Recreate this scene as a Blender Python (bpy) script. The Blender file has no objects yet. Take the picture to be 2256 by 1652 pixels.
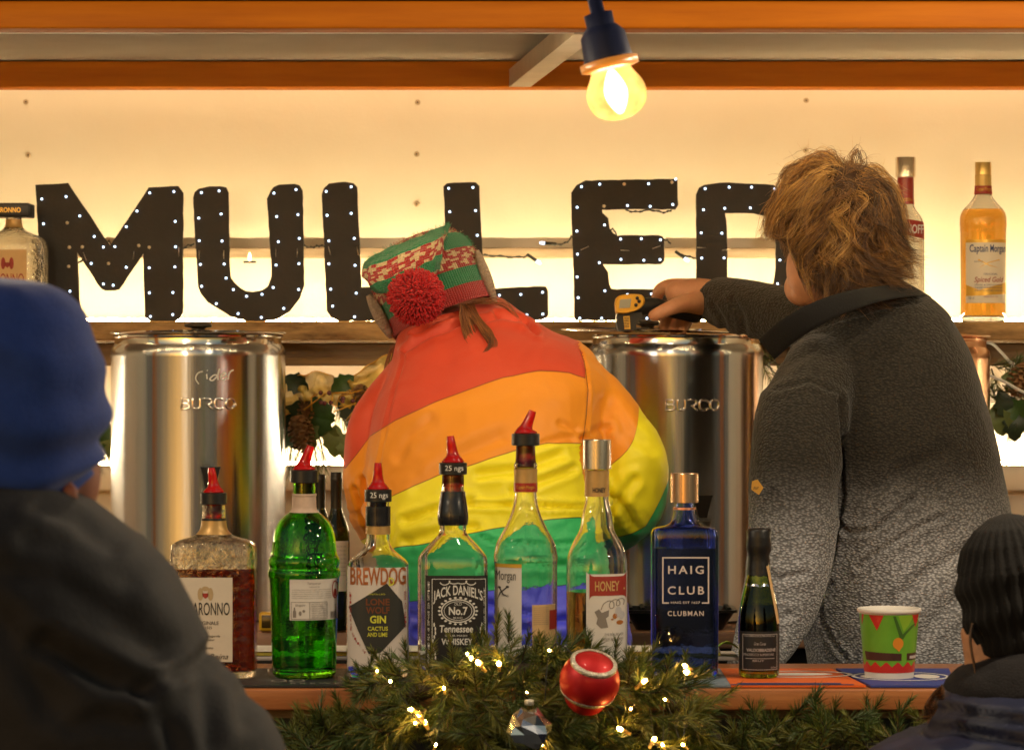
import bpy, bmesh, math, random
from mathutils import Vector, Matrix, noise
from mathutils.geometry import tessellate_polygon

SC = bpy.context.scene
COL = SC.collection
random.seed(7)
PI = math.pi

# ---------------------------------------------------------------- camera, sky, exposure
# photograph measured on a 2256 x 1652 grid; F is the focal length in those pixels
F, CX, HY, CZ = 7347.0, 1128.0, 767.0, 1.56
cam = bpy.data.cameras.new('camera')
cam_ob = bpy.data.objects.new('camera', cam); COL.objects.link(cam_ob)
cam_ob.location = (0, 0, CZ); cam_ob.rotation_euler = (PI / 2, 0, 0)
cam.sensor_width = 36; cam.lens = F / 2256 * 36
cam.shift_y = -(826 - HY) / 2256
cam.clip_start = 0.1; cam.clip_end = 300
cam.dof.use_dof = True; cam.dof.focus_distance = 5.1; cam.dof.aperture_fstop = 11
SC.camera = cam_ob

w = bpy.data.worlds.new('World'); SC.world = w; w.use_nodes = True
wn = w.node_tree
sky = wn.nodes.new('ShaderNodeTexSky'); sky.sky_type = 'NISHITA'; sky.sun_disc = False
sky.sun_elevation = math.radians(4.0); sky.sun_rotation = math.radians(200)
wn.links.new(sky.outputs[0], wn.nodes['Background'].inputs[0])
wn.nodes['Background'].inputs[1].default_value = 0.09
SC.view_settings.view_transform = 'Standard'; SC.view_settings.look = 'None'
SC.view_settings.exposure = 0.22; SC.view_settings.gamma = 1.0
SC.view_settings.use_curve_mapping = False
# out-of-frame festoon lamps added to light the fronts: x, distance, watts
FILL_LAMPS = [(-.95, 4.30, 2.30, 18, 'far left'), (.0, 4.30, 2.30, 58, 'left of the dark socketed bulb'), (.92, 4.50, 2.30, 115, 'over the paper cup'),
        (-.95, 3.85, 1.98, 155, 'at the height of the dark socketed bulb, left'), (1.02, 3.85, 1.98, 175, 'at the height of the dark socketed bulb, right')]
cy = SC.cycles
cy.max_bounces = 14; cy.transmission_bounces = 14; cy.transparent_max_bounces = 12
cy.diffuse_bounces = 4; cy.glossy_bounces = 5
cy.caustics_reflective = False; cy.caustics_refractive = False
cy.sample_clamp_indirect = 6.0
cy.use_denoising = True

# ---------------------------------------------------------------- helpers
def P(px, py, d):
    return Vector(((px - CX) * d / F, d, CZ - (py - HY) * d / F))

def S(d):
    return d / F

def lerp(a, b, t): return a + (b - a) * t

def cr(p0, p1, p2, p3, t):
    return tuple(0.5 * ((2 * b) + (-a + c) * t + (2 * a - 5 * b + 4 * c - d) * t * t + (-a + 3 * b - 3 * c + d) * t ** 3)
                 for a, b, c, d in zip(p0, p1, p2, p3))

def spline(pts, k):
    out = []
    n = len(pts)
    for i in range(n - 1):
        p0 = pts[max(i - 1, 0)]; p3 = pts[min(i + 2, n - 1)]
        for j in range(k):
            out.append(cr(p0, pts[i], pts[i + 1], p3, j / k))
    out.append(tuple(pts[-1]))
    return out

def chaikin(pts, it=2):
    for _ in range(it):
        q = [pts[0]]
        for a, b in zip(pts[:-1], pts[1:]):
            q.append(tuple(lerp(x, y, .25) for x, y in zip(a, b)))
            q.append(tuple(lerp(x, y, .75) for x, y in zip(a, b)))
        q.append(pts[-1]); pts = q
    return pts

def interp(tab, x):
    if x <= tab[0][0]: return tab[0][1]
    for (a, b), (c, d) in zip(tab[:-1], tab[1:]):
        if x <= c: return lerp(b, d, (x - a) / (c - a))
    return tab[-1][1]

def sgnpow(v, e): return math.copysign(abs(v) ** e, v)

class MB:
    def __init__(s): s.v = []; s.f = []; s.m = []
    def add(s, vs, fs, mi=0):
        o = len(s.v); s.v += [tuple(x) for x in vs]
        for f in fs: s.f.append(tuple(i + o for i in f)); s.m.append(mi)
    def rings(s, rings, caps=True, mi=0, closed=True):
        n = len(rings[0]); vs = [p for r in rings for p in r]; fs = []
        for i in range(len(rings) - 1):
            for j in range(n if closed else n - 1):
                k = (j + 1) % n
                fs.append((i * n + j, i * n + k, (i + 1) * n + k, (i + 1) * n + j))
        if caps:
            fs.append(tuple(reversed(range(n)))); fs.append(tuple((len(rings) - 1) * n + j for j in range(n)))
        s.add(vs, fs, mi)
    def tube(s, path, rad, n=8, mi=0, caps=True, round_caps=False):
        path = [Vector(p) for p in path]
        if not hasattr(rad, '__len__'): rad = [rad] * len(path)
        rad = list(rad)
        if round_caps:
            t0 = (path[0] - path[1]).normalized(); t1 = (path[-1] - path[-2]).normalized()
            r0, r1 = rad[0], rad[-1]; p0, p1 = path[0], path[-1]
            pre = [(p0 + t0 * r0 * math.sin(a), r0 * math.cos(a)) for a in (1.5, 1.2, .8, .4)]
            post = [(p1 + t1 * r1 * math.sin(a), r1 * math.cos(a)) for a in (.4, .8, 1.2, 1.5)]
            path = [a for a, _ in pre] + path + [a for a, _ in post]
            rad = [b for _, b in pre] + rad + [b for _, b in post]
        rings = []; up = None
        for i, p in enumerate(path):
            t = (path[min(i + 1, len(path) - 1)] - path[max(i - 1, 0)])
            if t.length < 1e-9: t = Vector((0, 0, 1))
            t.normalize()
            if up is None:
                up = Vector((0, 0, 1)) if abs(t.z) < .9 else Vector((1, 0, 0))
            u = (up - t * up.dot(t)).normalized(); v = t.cross(u); up = u
            rings.append([p + (u * math.cos(2 * PI * k / n) + v * math.sin(2 * PI * k / n)) * rad[i] for k in range(n)])
        s.rings(rings, caps, mi)
    def lathe(s, prof, n=48, mi=0, c=(0, 0, 0), caps=True):
        c = Vector(c)
        s.rings([[c + Vector((r * math.cos(2 * PI * k / n), r * math.sin(2 * PI * k / n), z)) for k in range(n)] for r, z in prof], caps, mi)
    def ell(s, c, r, rot=None, nu=24, nv=14, mi=0):
        c = Vector(c); R = rot or Matrix.Identity(3)
        rings = []
        for i in range(nv + 1):
            t = -PI / 2 + PI * (i + .02) / (nv + .04)
            rings.append([c + R @ Vector((r[0] * math.cos(t) * math.cos(2 * PI * k / nu), r[1] * math.cos(t) * math.sin(2 * PI * k / nu), r[2] * math.sin(t))) for k in range(nu)])
        s.rings(rings, True, mi)
    def box(s, x0, x1, y0, y1, z0, z1, mi=0, bev=0.0, seg=2):
        bm = bmesh.new(); bmesh.ops.create_cube(bm, size=1)
        for v in bm.verts:
            v.co = Vector((lerp(x0, x1, v.co.x + .5), lerp(y0, y1, v.co.y + .5), lerp(z0, z1, v.co.z + .5)))
        if bev > 0:
            bmesh.ops.bevel(bm, geom=bm.edges[:], offset=bev, segments=seg, affect='EDGES', profile=.5)
        bm.verts.index_update()
        s.add([v.co.copy() for v in bm.verts], [[v.index for v in f.verts] for f in bm.faces], mi); bm.free()
    def prism(s, loops, place, depth, mi=0):
        """loops of 2-D points (first outer, then holes) -> plate; place(u, v, t) gives the 3-D point, t from 0 (front) to depth"""
        tri = tessellate_polygon([[Vector((a, b, 0)) for a, b in lp] for lp in loops])
        flat = [p for lp in loops for p in lp]; n = len(flat)
        vs = [place(a, b, 0) for a, b in flat] + [place(a, b, depth) for a, b in flat]
        fs = [tuple(t) for t in tri] + [tuple(i + n for i in reversed(t)) for t in tri]
        o = 0
        for lp in loops:
            m = len(lp)
            for i in range(m):
                j = (i + 1) % m
                fs.append((o + i, o + j, n + o + j, n + o + i))
            o += m
        s.add(vs, fs, mi)
    def patch(s, loops, place, maxlen, mi=0):
        """flat print: polygon split into small triangles and laid on a surface"""
        tri = tessellate_polygon([[Vector((a, b, 0)) for a, b in lp] for lp in loops])
        pts = [Vector(p) for lp in loops for p in lp]
        tris = [[pts[i] for i in t] for t in tri]
        for _ in range(6):
            L = max((max((t[0] - t[1]).length, (t[1] - t[2]).length, (t[2] - t[0]).length) for t in tris), default=0)
            if L <= maxlen or len(tris) > 3000: break
            nt = []
            for a, b, c in tris:
                ab, bc, ca = (a + b) / 2, (b + c) / 2, (c + a) / 2
                nt += [[a, ab, ca], [ab, b, bc], [ca, bc, c], [ab, bc, ca]]
            tris = nt
        idx = {}; vs = []; fs = []
        for t in tris:
            f = []
            for p in t:
                k = (round(p.x, 7), round(p.y, 7))
                if k not in idx: idx[k] = len(vs); vs.append(place(p.x, p.y))
                f.append(idx[k])
            if len(set(f)) == 3:
                n = (Vector(vs[f[1]]) - Vector(vs[f[0]])).cross(Vector(vs[f[2]]) - Vector(vs[f[0]]))
                if n.y > 0: f.reverse()
                fs.append(f)
        s.add(vs, fs, mi)
    def mesh(s, name, mats, smooth=True):
        me = bpy.data.meshes.new(name); me.from_pydata(s.v, [], s.f); me.update()
        for m in (mats if isinstance(mats, (list, tuple)) else [mats]): me.materials.append(m)
        if any(s.m): me.polygons.foreach_set('material_index', s.m)
        if smooth: me.polygons.foreach_set('use_smooth', [True] * len(me.polygons))
        return me
    def fix(s):
        bm = bmesh.new(); me = bpy.data.meshes.new('t'); me.from_pydata(s.v, [], s.f); bm.from_mesh(me)
        bmesh.ops.recalc_face_normals(bm, faces=bm.faces[:]); bm.to_mesh(me); bm.free()
        s.f = [tuple(p.vertices) for p in me.polygons]; bpy.data.meshes.remove(me); return s
    def build(s, name, mats, parent=None, smooth=True, angle=None, fix=False, loc=None):
        if fix: s.fix()
        me = s.mesh(name, mats, smooth)
        if angle is not None:
            me.set_sharp_from_angle(angle=math.radians(angle))
        return link(name, me, parent, loc)

def link(name, me, parent=None, loc=None):
    o = bpy.data.objects.new(name, me); COL.objects.link(o)
    if loc is not None: o.location = loc
    if parent is not None: o.parent = parent
    return o

def tag(o, label=None, cat=None, group=None, kind=None):
    if label: o['label'] = label
    if cat: o['category'] = cat
    if group: o['group'] = group
    if kind: o['kind'] = kind
    return o

def thing(name, label, cat, loc=(0, 0, 0), group=None):
    o = bpy.data.objects.new(name, None); COL.objects.link(o); o.location = loc
    o.empty_display_size = .05
    return tag(o, label, cat, group)

def organic(mb, voxel, smooth=4, factor=.5):
    """fuse overlapping closed shapes into one continuous skin; returns a mesh"""
    me = mb.mesh('blob', [], True); o = bpy.data.objects.new('blob', me); COL.objects.link(o)
    r = o.modifiers.new('r', 'REMESH'); r.mode = 'VOXEL'; r.voxel_size = voxel; r.use_smooth_shade = True
    if smooth:
        sm = o.modifiers.new('s', 'SMOOTH'); sm.factor = factor; sm.iterations = smooth
    dg = bpy.context.evaluated_depsgraph_get()
    out = bpy.data.meshes.new_from_object(o.evaluated_get(dg))
    bpy.data.objects.remove(o); bpy.data.meshes.remove(me)
    out.polygons.foreach_set('use_smooth', [True] * len(out.polygons))
    return out

def slices(mb, rows, n=40, k=4, e=1.0):
    """trunk from (py, left, right, depth, half depth) rows"""
    rs = spline(rows, k); rings = []
    for py, xl, xr, d, hd in rs:
        a, b = P(xl, py, d), P(xr, py, d); c = (a + b) / 2; hw = (b.x - a.x) / 2
        rings.append([Vector((c.x + hw * sgnpow(math.cos(2 * PI * j / n), e), d + hd * sgnpow(math.sin(2 * PI * j / n), e), c.z)) for j in range(n)])
    mb.rings(rings, True)

def limb(mb, pts, n=20, k=4):
    """(px, py, depth, radius px) -> tapered limb with round ends"""
    q = [(*P(a, b, d), r * S(d)) for a, b, d, r in pts]
    q = spline(q, k)
    mb.tube([p[:3] for p in q], [p[3] for p in q], n, round_caps=True)

_txt = {}
def text_tris(body, bold=0.0, shear=0.0, space=1.0):
    key = (body, bold, shear, space)
    if key in _txt: return _txt[key]
    cu = bpy.data.curves.new('t', 'FONT'); cu.body = body; cu.size = 1; cu.offset = bold; cu.shear = shear
    cu.space_character = space; cu.resolution_u = 3
    o = bpy.data.objects.new('t', cu)
    me = o.to_mesh(); me.calc_loop_triangles()
    vs = [v.co.copy() for v in me.vertices]; ts = [tuple(t.vertices) for t in me.loop_triangles]
    o.to_mesh_clear(); bpy.data.objects.remove(o); bpy.data.curves.remove(cu)
    x0 = min(v.x for v in vs); x1 = max(v.x for v in vs); z0 = min(v.y for v in vs); z1 = max(v.y for v in vs)
    r = ([((v.x - x0) / (x1 - x0), (v.y - z0) / (z1 - z0)) for v in vs], ts)
    _txt[key] = r
    return r

def put_text(mb, body, x0, x1, z0, z1, place, bold=0.0, shear=0.0, space=1.0, mi=0, warp=None):
    """text filling the box x0..x1, z0..z1 of a surface"""
    vs, ts = text_tris(body, bold, shear, space)
    out = []
    for u, v in vs:
        a, b = lerp(x0, x1, u), lerp(z0, z1, v)
        if warp: a, b = warp(a, b, u, v)
        out.append(place(a, b))
    fs = []
    for t in ts:
        n = (Vector(out[t[1]]) - Vector(out[t[0]])).cross(Vector(out[t[2]]) - Vector(out[t[0]]))
        fs.append(t if n.y <= 0 else tuple(reversed(t)))
    mb.add(out, fs, mi)

def rectp(x0, x1, z0, z1): return [(x0, z0), (x1, z0), (x1, z1), (x0, z1)]

def roundrect(x0, x1, z0, z1, r, k=5):
    out = []
    for cx, cz, a in ((x1 - r, z1 - r, 0), (x0 + r, z1 - r, 90), (x0 + r, z0 + r, 180), (x1 - r, z0 + r, 270)):
        for i in range(k + 1):
            t = math.radians(a + 90 * i / k); out.append((cx + r * math.cos(t), cz + r * math.sin(t)))
    return out

def oval(cx, cz, rx, rz, n=28): return [(cx + rx * math.cos(2 * PI * i / n), cz + rz * math.sin(2 * PI * i / n)) for i in range(n)]

# ---------------------------------------------------------------- materials
def M(name, base, rough=.5, metal=0.0, var=0.0, vscale=8.0, bump=0.0, bscale=60.0, stretch=(1, 1, 1), trans=0.0, ior=1.45,
      emit=None, estr=0.0, sheen=0.0, coat=0.0, sss=0.0, alpha=1.0, base2=None, aniso=0.0, arot=0.0, spec=.5, rvar=0.0, bdist=.002):
    m = bpy.data.materials.new(name); m.use_nodes = True; nt = m.node_tree; b = nt.nodes['Principled BSDF']
    I = b.inputs
    base = (*base, 1)
    I['Base Color'].default_value = base; I['Roughness'].default_value = rough; I['Metallic'].default_value = metal
    I['Transmission Weight'].default_value = trans; I['IOR'].default_value = ior
    I['Sheen Weight'].default_value = sheen; I['Coat Weight'].default_value = coat
    I['Alpha'].default_value = alpha; I['Specular IOR Level'].default_value = spec
    if sss: I['Subsurface Weight'].default_value = sss; I['Subsurface Radius'].default_value = (.012, .005, .003); I['Subsurface Scale'].default_value = 1
    if aniso: I['Anisotropic'].default_value = aniso; I['Anisotropic Rotation'].default_value = arot
    if emit: I['Emission Color'].default_value = (*emit, 1); I['Emission Strength'].default_value = estr
    if var or bump or base2 or rvar:
        tc = nt.nodes.new('ShaderNodeTexCoord'); mp = nt.nodes.new('ShaderNodeMapping'); mp.inputs['Scale'].default_value = stretch
        nt.links.new(tc.outputs['Object'], mp.inputs[0])
    if var or base2 or rvar:
        nz = nt.nodes.new('ShaderNodeTexNoise'); nz.inputs['Scale'].default_value = vscale; nz.inputs['Detail'].default_value = 6
        nz.inputs['Roughness'].default_value = .65
        nt.links.new(mp.outputs[0], nz.inputs[0])
        rp = nt.nodes.new('ShaderNodeValToRGB'); rp.color_ramp.elements[0].position = .3; rp.color_ramp.elements[1].position = .7
        if base2: c0, c1 = base, (*base2, 1)
        else: c0 = tuple(x * (1 - var) for x in base[:3]) + (1,); c1 = tuple(min(1, x * (1 + var)) for x in base[:3]) + (1,)
        rp.color_ramp.elements[0].color = c0; rp.color_ramp.elements[1].color = c1
        nt.links.new(nz.outputs[0], rp.inputs[0])
        if var or base2: nt.links.new(rp.outputs[0], I['Base Color'])
        if rvar:
            mr = nt.nodes.new('ShaderNodeMapRange'); mr.inputs[3].default_value = max(0, rough - rvar); mr.inputs[4].default_value = rough + rvar
            nt.links.new(nz.outputs[0], mr.inputs[0]); nt.links.new(mr.outputs[0], I['Roughness'])
    if bump:
        nb = nt.nodes.new('ShaderNodeTexNoise'); nb.inputs['Scale'].default_value = bscale; nb.inputs['Detail'].default_value = 4
        nt.links.new(mp.outputs[0], nb.inputs[0])
        bp = nt.nodes.new('ShaderNodeBump'); bp.inputs['Strength'].default_value = bump; bp.inputs['Distance'].default_value = bdist
        nt.links.new(nb.outputs[0], bp.inputs['Height']); nt.links.new(bp.outputs[0], I['Normal'])
    return m

def E(name, col, s):
    m = bpy.data.materials.new(name); m.use_nodes = True; nt = m.node_tree
    b = nt.nodes['Principled BSDF']; b.inputs['Base Color'].default_value = (.05, .05, .05, 1)
    b.inputs['Emission Color'].default_value = (*col, 1); b.inputs['Emission Strength'].default_value = s
    return m

WARM = (1.0, .66, .30)
m_wall = M('cream painted panel', (.80, .745, .62), .55, var=.03, vscale=2.5, bump=.12, bscale=140)
_n = m_wall.node_tree; _b = _n.nodes['Principled BSDF']; _src = _b.inputs['Base Color'].links[0].from_socket      # sparse paint specks and scuffs
_t = _n.nodes.new('ShaderNodeTexCoord'); _v = _n.nodes.new('ShaderNodeTexVoronoi'); _v.inputs['Scale'].default_value = 7.5; _n.links.new(_t.outputs['Object'], _v.inputs[0])
_w = _n.nodes.new('ShaderNodeTexNoise'); _w.inputs['Scale'].default_value = 3; _n.links.new(_t.outputs['Object'], _w.inputs[0])
_l = _n.nodes.new('ShaderNodeMath'); _l.operation = 'LESS_THAN'; _l.inputs[1].default_value = .022; _n.links.new(_v.outputs['Distance'], _l.inputs[0])
_x = _n.nodes.new('ShaderNodeMix'); _x.data_type = 'RGBA'; _x.inputs['B'].default_value = (.42, .17, .08, 1); _n.links.new(_l.outputs[0], _x.inputs['Factor']); _n.links.new(_src, _x.inputs['A'])
_s = _n.nodes.new('ShaderNodeTexNoise'); _s.inputs['Scale'].default_value = 1.6; _s.inputs['Detail'].default_value = 8; _n.links.new(_t.outputs['Object'], _s.inputs[0])
_r = _n.nodes.new('ShaderNodeMapRange'); _r.inputs[1].default_value = .52; _r.inputs[2].default_value = .72; _r.inputs[4].default_value = .35; _n.links.new(_s.outputs[0], _r.inputs[0])
_y = _n.nodes.new('ShaderNodeMix'); _y.data_type = 'RGBA'; _y.inputs['B'].default_value = (.66, .56, .40, 1); _n.links.new(_r.outputs[0], _y.inputs['Factor']); _n.links.new(_x.outputs['Result'], _y.inputs['A'])
_n.links.new(_y.outputs['Result'], _b.inputs['Base Color'])
m_wood_orange = M('orange stained wood', (.37, .098, .002), .6, spec=.18, base2=(.50, .150, .003), vscale=3, stretch=(1, 8, 14), bump=.12, bscale=30)
m_counter_wood = M('varnished counter wood', (.30, .095, .028), .36, base2=(.50, .19, .06), vscale=4, stretch=(1.2, 12, 24), bump=.2, bscale=40, coat=.2)
m_old_wood = M('worn rough wood', (.09, .042, .014), .75, base2=(.52, .31, .12), vscale=9, stretch=(1, 5, 4.5), bump=.6, bscale=60)
m_apron_wood = M('dark shelf wood', (.13, .072, .030), .6, base2=(.28, .17, .075), vscale=6, stretch=(1, 8, 10), bump=.35, bscale=60)
m_lath = M('pale raw lath', (.27, .20, .13), .8, base2=(.44, .35, .25), vscale=5, stretch=(1, 6, 12), bump=.3, bscale=80)
m_ceiling = M('grey ceiling board', (.40, .36, .31), .7, var=.08, vscale=3, bump=.1)
m_strut = M('pale metal strut', (.50, .44, .36), .35, metal=.6, var=.15, vscale=12)
m_black_panel = M('black painted front', (.012, .012, .012), .5, var=.3, vscale=4, stretch=(1, 1, 6))
m_ground = M('wet dark paving', (.06, .058, .055), .4, var=.4, vscale=3, bump=.3, bscale=10)
m_letter = M('black painted board', (.022, .017, .012), .62, var=.28, vscale=9, bump=.35, bscale=130)
m_led_white = E('cool white led', (.62, .78, 1.0), 4.0)
m_led_hole = M('empty led hole', (.75, .62, .42), .6)
m_staple = M('steel staple', (.75, .68, .55), .3, metal=1)
m_strip = E('warm led strip light', (1.0, .75, .39), 105.0)
m_strip_low = E('warm led strip light below', (1.0, .78, .48), 95.0)
m_strip_top = E('warm led strip light above', (1.0, .70, .36), 9.0)
m_strip_eave = E('warm led strip light on front beam', (1.0, .765, .37), 104.0)
m_tape = M('led tape backing', (.6, .5, .3), .4)
m_wire = M('dark green wire', (.010, .013, .010), .45)
m_white_cable = M('white cable', (.75, .72, .66), .4)
m_screw = M('dull screw head', (.55, .45, .30), .4, metal=.8)
m_dark = M('dark recess', (.02, .015, .01), .8)
m_steel = M('brushed steel', (.56, .585, .62), .21, metal=1.0, bump=.06, bscale=2.2, bdist=.004, rvar=.035, vscale=7, stretch=(40, 40, .8), aniso=.8, arot=.25)
m_steel_pol = M('polished steel', (.74, .71, .66), .12, metal=1.0)
m_chrome = M('chrome letters', (.92, .90, .86), .16, metal=1.0)
m_copper = M('copper toned steel', (.78, .47, .30), .2, metal=1.0, aniso=.7, arot=.25, rvar=.05, vscale=5, stretch=(40, 40, 1))
m_black_plastic = M('black plastic', (.014, .013, .012), .35, bump=.05)
m_knob = M('smoky brown plastic knob', (.05, .034, .02), .3, trans=.3)
m_rubber = M('black rubber', (.012, .012, .012), .55)
m_red_plastic = M('translucent red plastic', (.80, .012, .010), .12, trans=.55, ior=1.45)
m_white_print = M('white print', (.72, .70, .66), .6)
m_cap_steel = M('brushed steel cap', (.74, .66, .54), .26, metal=1.0, rvar=.1, vscale=9, stretch=(60, 60, 1), bump=.04)

def glass(name, col, bump=.03, bscale=30, rough=.0, bdist=.004):
    return M(name, col, rough, trans=1.0, ior=1.5, bump=bump, bscale=bscale, bdist=bdist)
m_glass = glass('clear glass', (.97, .98, .96), .10, 26)
m_glass_ham = glass('hammered clear glass', (.97, .96, .90), .45, 60, bdist=.008)
m_glass_green = glass('green glass', (.19, .74, .012), .16, 30)
m_glass_blue = glass('cobalt blue glass', (.24, .33, .98), .10, 30)
m_glass_dark = M('dark green glass', (.020, .030, .006), .06, trans=.55, ior=1.5)
m_glass_olive = glass('olive green glass', (.30, .34, .02), .08, 40)
m_liq_clear = M('clear spirit', (.98, .98, .97), 0, trans=1, ior=1.36)
m_liq_amber = M('deep amber liqueur', (.22, .018, .0015), 0, trans=1, ior=1.37)
m_liq_gold = M('golden rum', (.90, .46, .07), 0, trans=1, ior=1.37)
m_liq_honey = M('honey whiskey', (.80, .50, .09), 0, trans=1, ior=1.37)
m_liq_green = M('spirit in green bottle', (.55, .85, .45), 0, trans=1, ior=1.36)
m_liq_wine = M('dark wine', (.03, .035, .01), 0, trans=.6, ior=1.36)
m_label_cream = M('cream paper label', (.58, .50, .40), .7, var=.05, vscale=30)
m_label_white = M('white paper label', (.66, .61, .56), .65, var=.04, vscale=30)
m_label_tan = M('tan paper label', (.60, .38, .17), .7, var=.06, vscale=30)
m_label_black = M('black paper label', (.014, .012, .012), .5)
m_ink = M('black ink', (.02, .018, .016), .6)
m_ink_grey = M('grey ink', (.22, .19, .17), .6)
m_ink_red = M('dark red ink', (.32, .03, .02), .55)
m_ink_copper = M('copper foil ink', (.38, .12, .035), .4, metal=.3)
m_ink_gold = M('gold foil ink', (.72, .42, .06), .35, metal=.4)
m_ink_yellow = M('yellow ink', (.62, .60, .05), .6)
m_ink_blue = M('dark blue ink', (.03, .05, .16), .6)
m_wrap_gold = M('gold neck wrap', (.50, .30, .10), .4, metal=.35, var=.12, vscale=40)
m_wrap_pale = M('pale neck wrap', (.50, .36, .27), .55, var=.15, vscale=50)
m_wrap_red = M('red neck wrap', (.34, .022, .014), .3, coat=.3, var=.2, vscale=30)
m_wrap_black = M('black neck capsule', (.012, .011, .013), .25, coat=.4, bump=.5, bscale=60)
m_foil_black = M('crinkled black foil', (.010, .009, .009), .38, bump=.5, bscale=50)
m_foil_silver = M('crinkled silver foil', (.75, .70, .66), .2, metal=1, bump=.5, bscale=80)
m_cork = M('wood closure', (.30, .18, .09), .6, var=.2, vscale=40)

m_skin = M('skin', (.52, .25, .135), .5, sss=.12, var=.10, vscale=60, bump=.25, bscale=350)
m_skin_ear = M('rosy skin', (.52, .20, .12), .5, sss=.12, var=.1, vscale=40)
# ================================================================ the setting
g = MB(); g.add([(-60, -60, 0), (60, -60, 0), (60, 60, 0), (-60, 60, 0)], [(0, 1, 2, 3)])
tag(g.build('ground', m_ground, smooth=False), kind='structure')

ZSH = 1.608      # shelf top
ZC = 1.102       # bar top
ZB = 1.084       # back bench top
stall = thing('market_stall', 'open timber market stall with cream panelled back wall, orange beams and shelf', 'market stall', (0, 6, 0))
def spart(name, mb, mat, parent=None, **k):
    """stall piece written in world metres, parented to the stall"""
    mb.v = [(x, y - 6, z) for x, y, z in mb.v]
    return mb.build(name, mat, parent or stall, **k)

b = MB(); b.box(-2.6, 2.6, 6.45, 6.49, 0, 2.6); wall = spart('back_wall', b, m_wall, smooth=False)
for x in (-2.6, 2.6):
    b = MB(); b.box(x - .02, x + .02, 4.95, 6.448, 0, 2.6); spart('side_wall', b, m_wall, smooth=False)
b = MB(); b.box(-2.58, 2.58, 5.05, 6.448, 2.104, 2.13); spart('ceiling_board', b, m_ceiling, smooth=False)
b = MB(); b.box(-2.9, 2.9, 4.6, 6.7, 2.66, 2.70); spart('roof', b, m_apron_wood, smooth=False)
zb = P(0, 73, 5.2).z
b = MB(); b.box(-2.58, 2.58, 5.13, 5.2, zb, P(0, 2, 5.13).z, bev=.004); spart('front_beam', b, m_wood_orange)
b = MB(); b.box(-2.58, 2.58, 5.128, 5.17, P(0, -1, 5.13).z, 2.6, bev=.003); spart('fascia_board', b, m_apron_wood)
b = MB(); b.box(-2.58, 2.58, 5.2005, 5.208, zb - .0006, zb + .004); spart('beam_trim', b, M('cream trim strip', (.75, .68, .55), .4), smooth=False)
zr = P(0, 194, 6.3).z
b = MB(); b.box(-2.58, 2.58, 6.3, 6.36, zr, 2.102, bev=.004); spart('rear_beam', b, m_wood_orange)
# pale strut running from the rear beam to the front beam
st = MB(); a0, a1 = P(1143, 195, 6.32), P(1293, 78, 5.2)
hw, hh = .020, .034
dirv = (a1 - a0).normalized(); sd = Vector((dirv.y, -dirv.x, 0)).normalized()
st.rings([[p + sd * u + Vector((0, 0, v)) for u, v in ((-hw, .001), (hw, .001), (hw, hh), (-hw, hh))] for p in (a0, a1)])
spart('cross_strut', st, m_strut, smooth=False)

for x in (-1.62, 1.62):  # unseen posts, added so the urns mirror dark bands
    b = MB(); b.box(x - .05, x + .05, 5.0, 5.1, 0, 2.6, bev=.004); spart('unseen_post', b, m_wood_orange)
# shelf and its apron
b = MB(); b.box(-2.57, 2.57, 6.10, 6.447, ZSH - .034, ZSH, bev=.004); spart('shelf', b, m_old_wood)
za0, za1 = P(0, 806, 6.16).z, P(0, 755, 6.16).z
b = MB(); b.box(-2.57, 2.57, 6.16, 6.19, za0, za1, bev=.003); spart('shelf_apron', b, m_apron_wood)
b = MB(); b.box(-2.57, 2.57, 6.16, 6.2, za1 + .001, ZSH - .035, bev=.002); spart('shelf_batten', b, m_lath)
# lath on the wall behind the letters
b = MB(); b.box(P(60, 0, 6.42).x, P(1730, 0, 6.42).x, 6.435, 6.449, P(0, 568, 6.42).z, P(0, 545, 6.42).z, bev=.002); spart('wall_lath', b, m_lath)
# lower ledge on the wall carrying a second strip light
zl = P(0, 1024, 6.40).z
b = MB(); b.box(-2.57, 2.57, 6.405, 6.447, zl - .05, zl, bev=.004); spart('lower_ledge', b, m_wall)
for px, py in ((57, 225), (62, 342), (920, 226), (918, 340), (918, 450), (1776, 222), (1775, 332)):
    s = MB(); c = P(px, py, 6.449)
    s.lathe([(.0052, 0), (.0050, .0016), (.003, .0022), (.0016, .001)], 14)
    s.v = [(c.x + x, c.y - z - 6, c.z + y) for x, y, z in s.v]
    sc = s.build('screw', m_screw, wall)
    h = MB(); h.lathe([(.0016, 0), (.0014, .0024)], 8); h.v = [(c.x + x, c.y - z - 6, c.z + y) for x, y, z in h.v]
    h.build('screw_socket', m_dark, sc)

# ---- strip lights
def strip(name, label, x0, x1, d, z, mat, up=True, h=.005, seg=.05, dep=.008, gaps=False):
    t = thing(name, label, 'strip light', (0, d, z))
    tp = MB(); tp.box(x0, x1, -.006, .006, 0, .0022); tp.build('backing_tape', m_tape, t, smooth=False)
    em = MB(); x = x0
    rg_ = random.Random(5)
    while x < x1 - .001:
        ln = seg * rg_.uniform(.3, 1.3) if gaps else seg
        em.box(x + .001, min(x + ln - .004, x1), -dep / 2, dep / 2, .0024, .0024 + h); x += ln + (seg * rg_.uniform(.1, .9) if gaps else 0)
    em.build('lit_diodes', mat, t, smooth=False)['kind'] = 'stuff'
    return t
strip('led_strip_light', 'glowing warm LED strip along the shelf under the black letters', -1.12, 1.35, 6.335, ZSH + .001, m_strip)
strip('led_strip_light', 'glowing warm LED strip on the low ledge behind the steel urns', -2.4, 2.4, 6.399, zl - .002, m_strip_low, h=.006)
t = strip('led_strip_light', 'glowing LED strip tucked behind the rear orange beam above the wall', -2.5, 2.5, 6.40, 2.098, m_strip_top)
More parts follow.
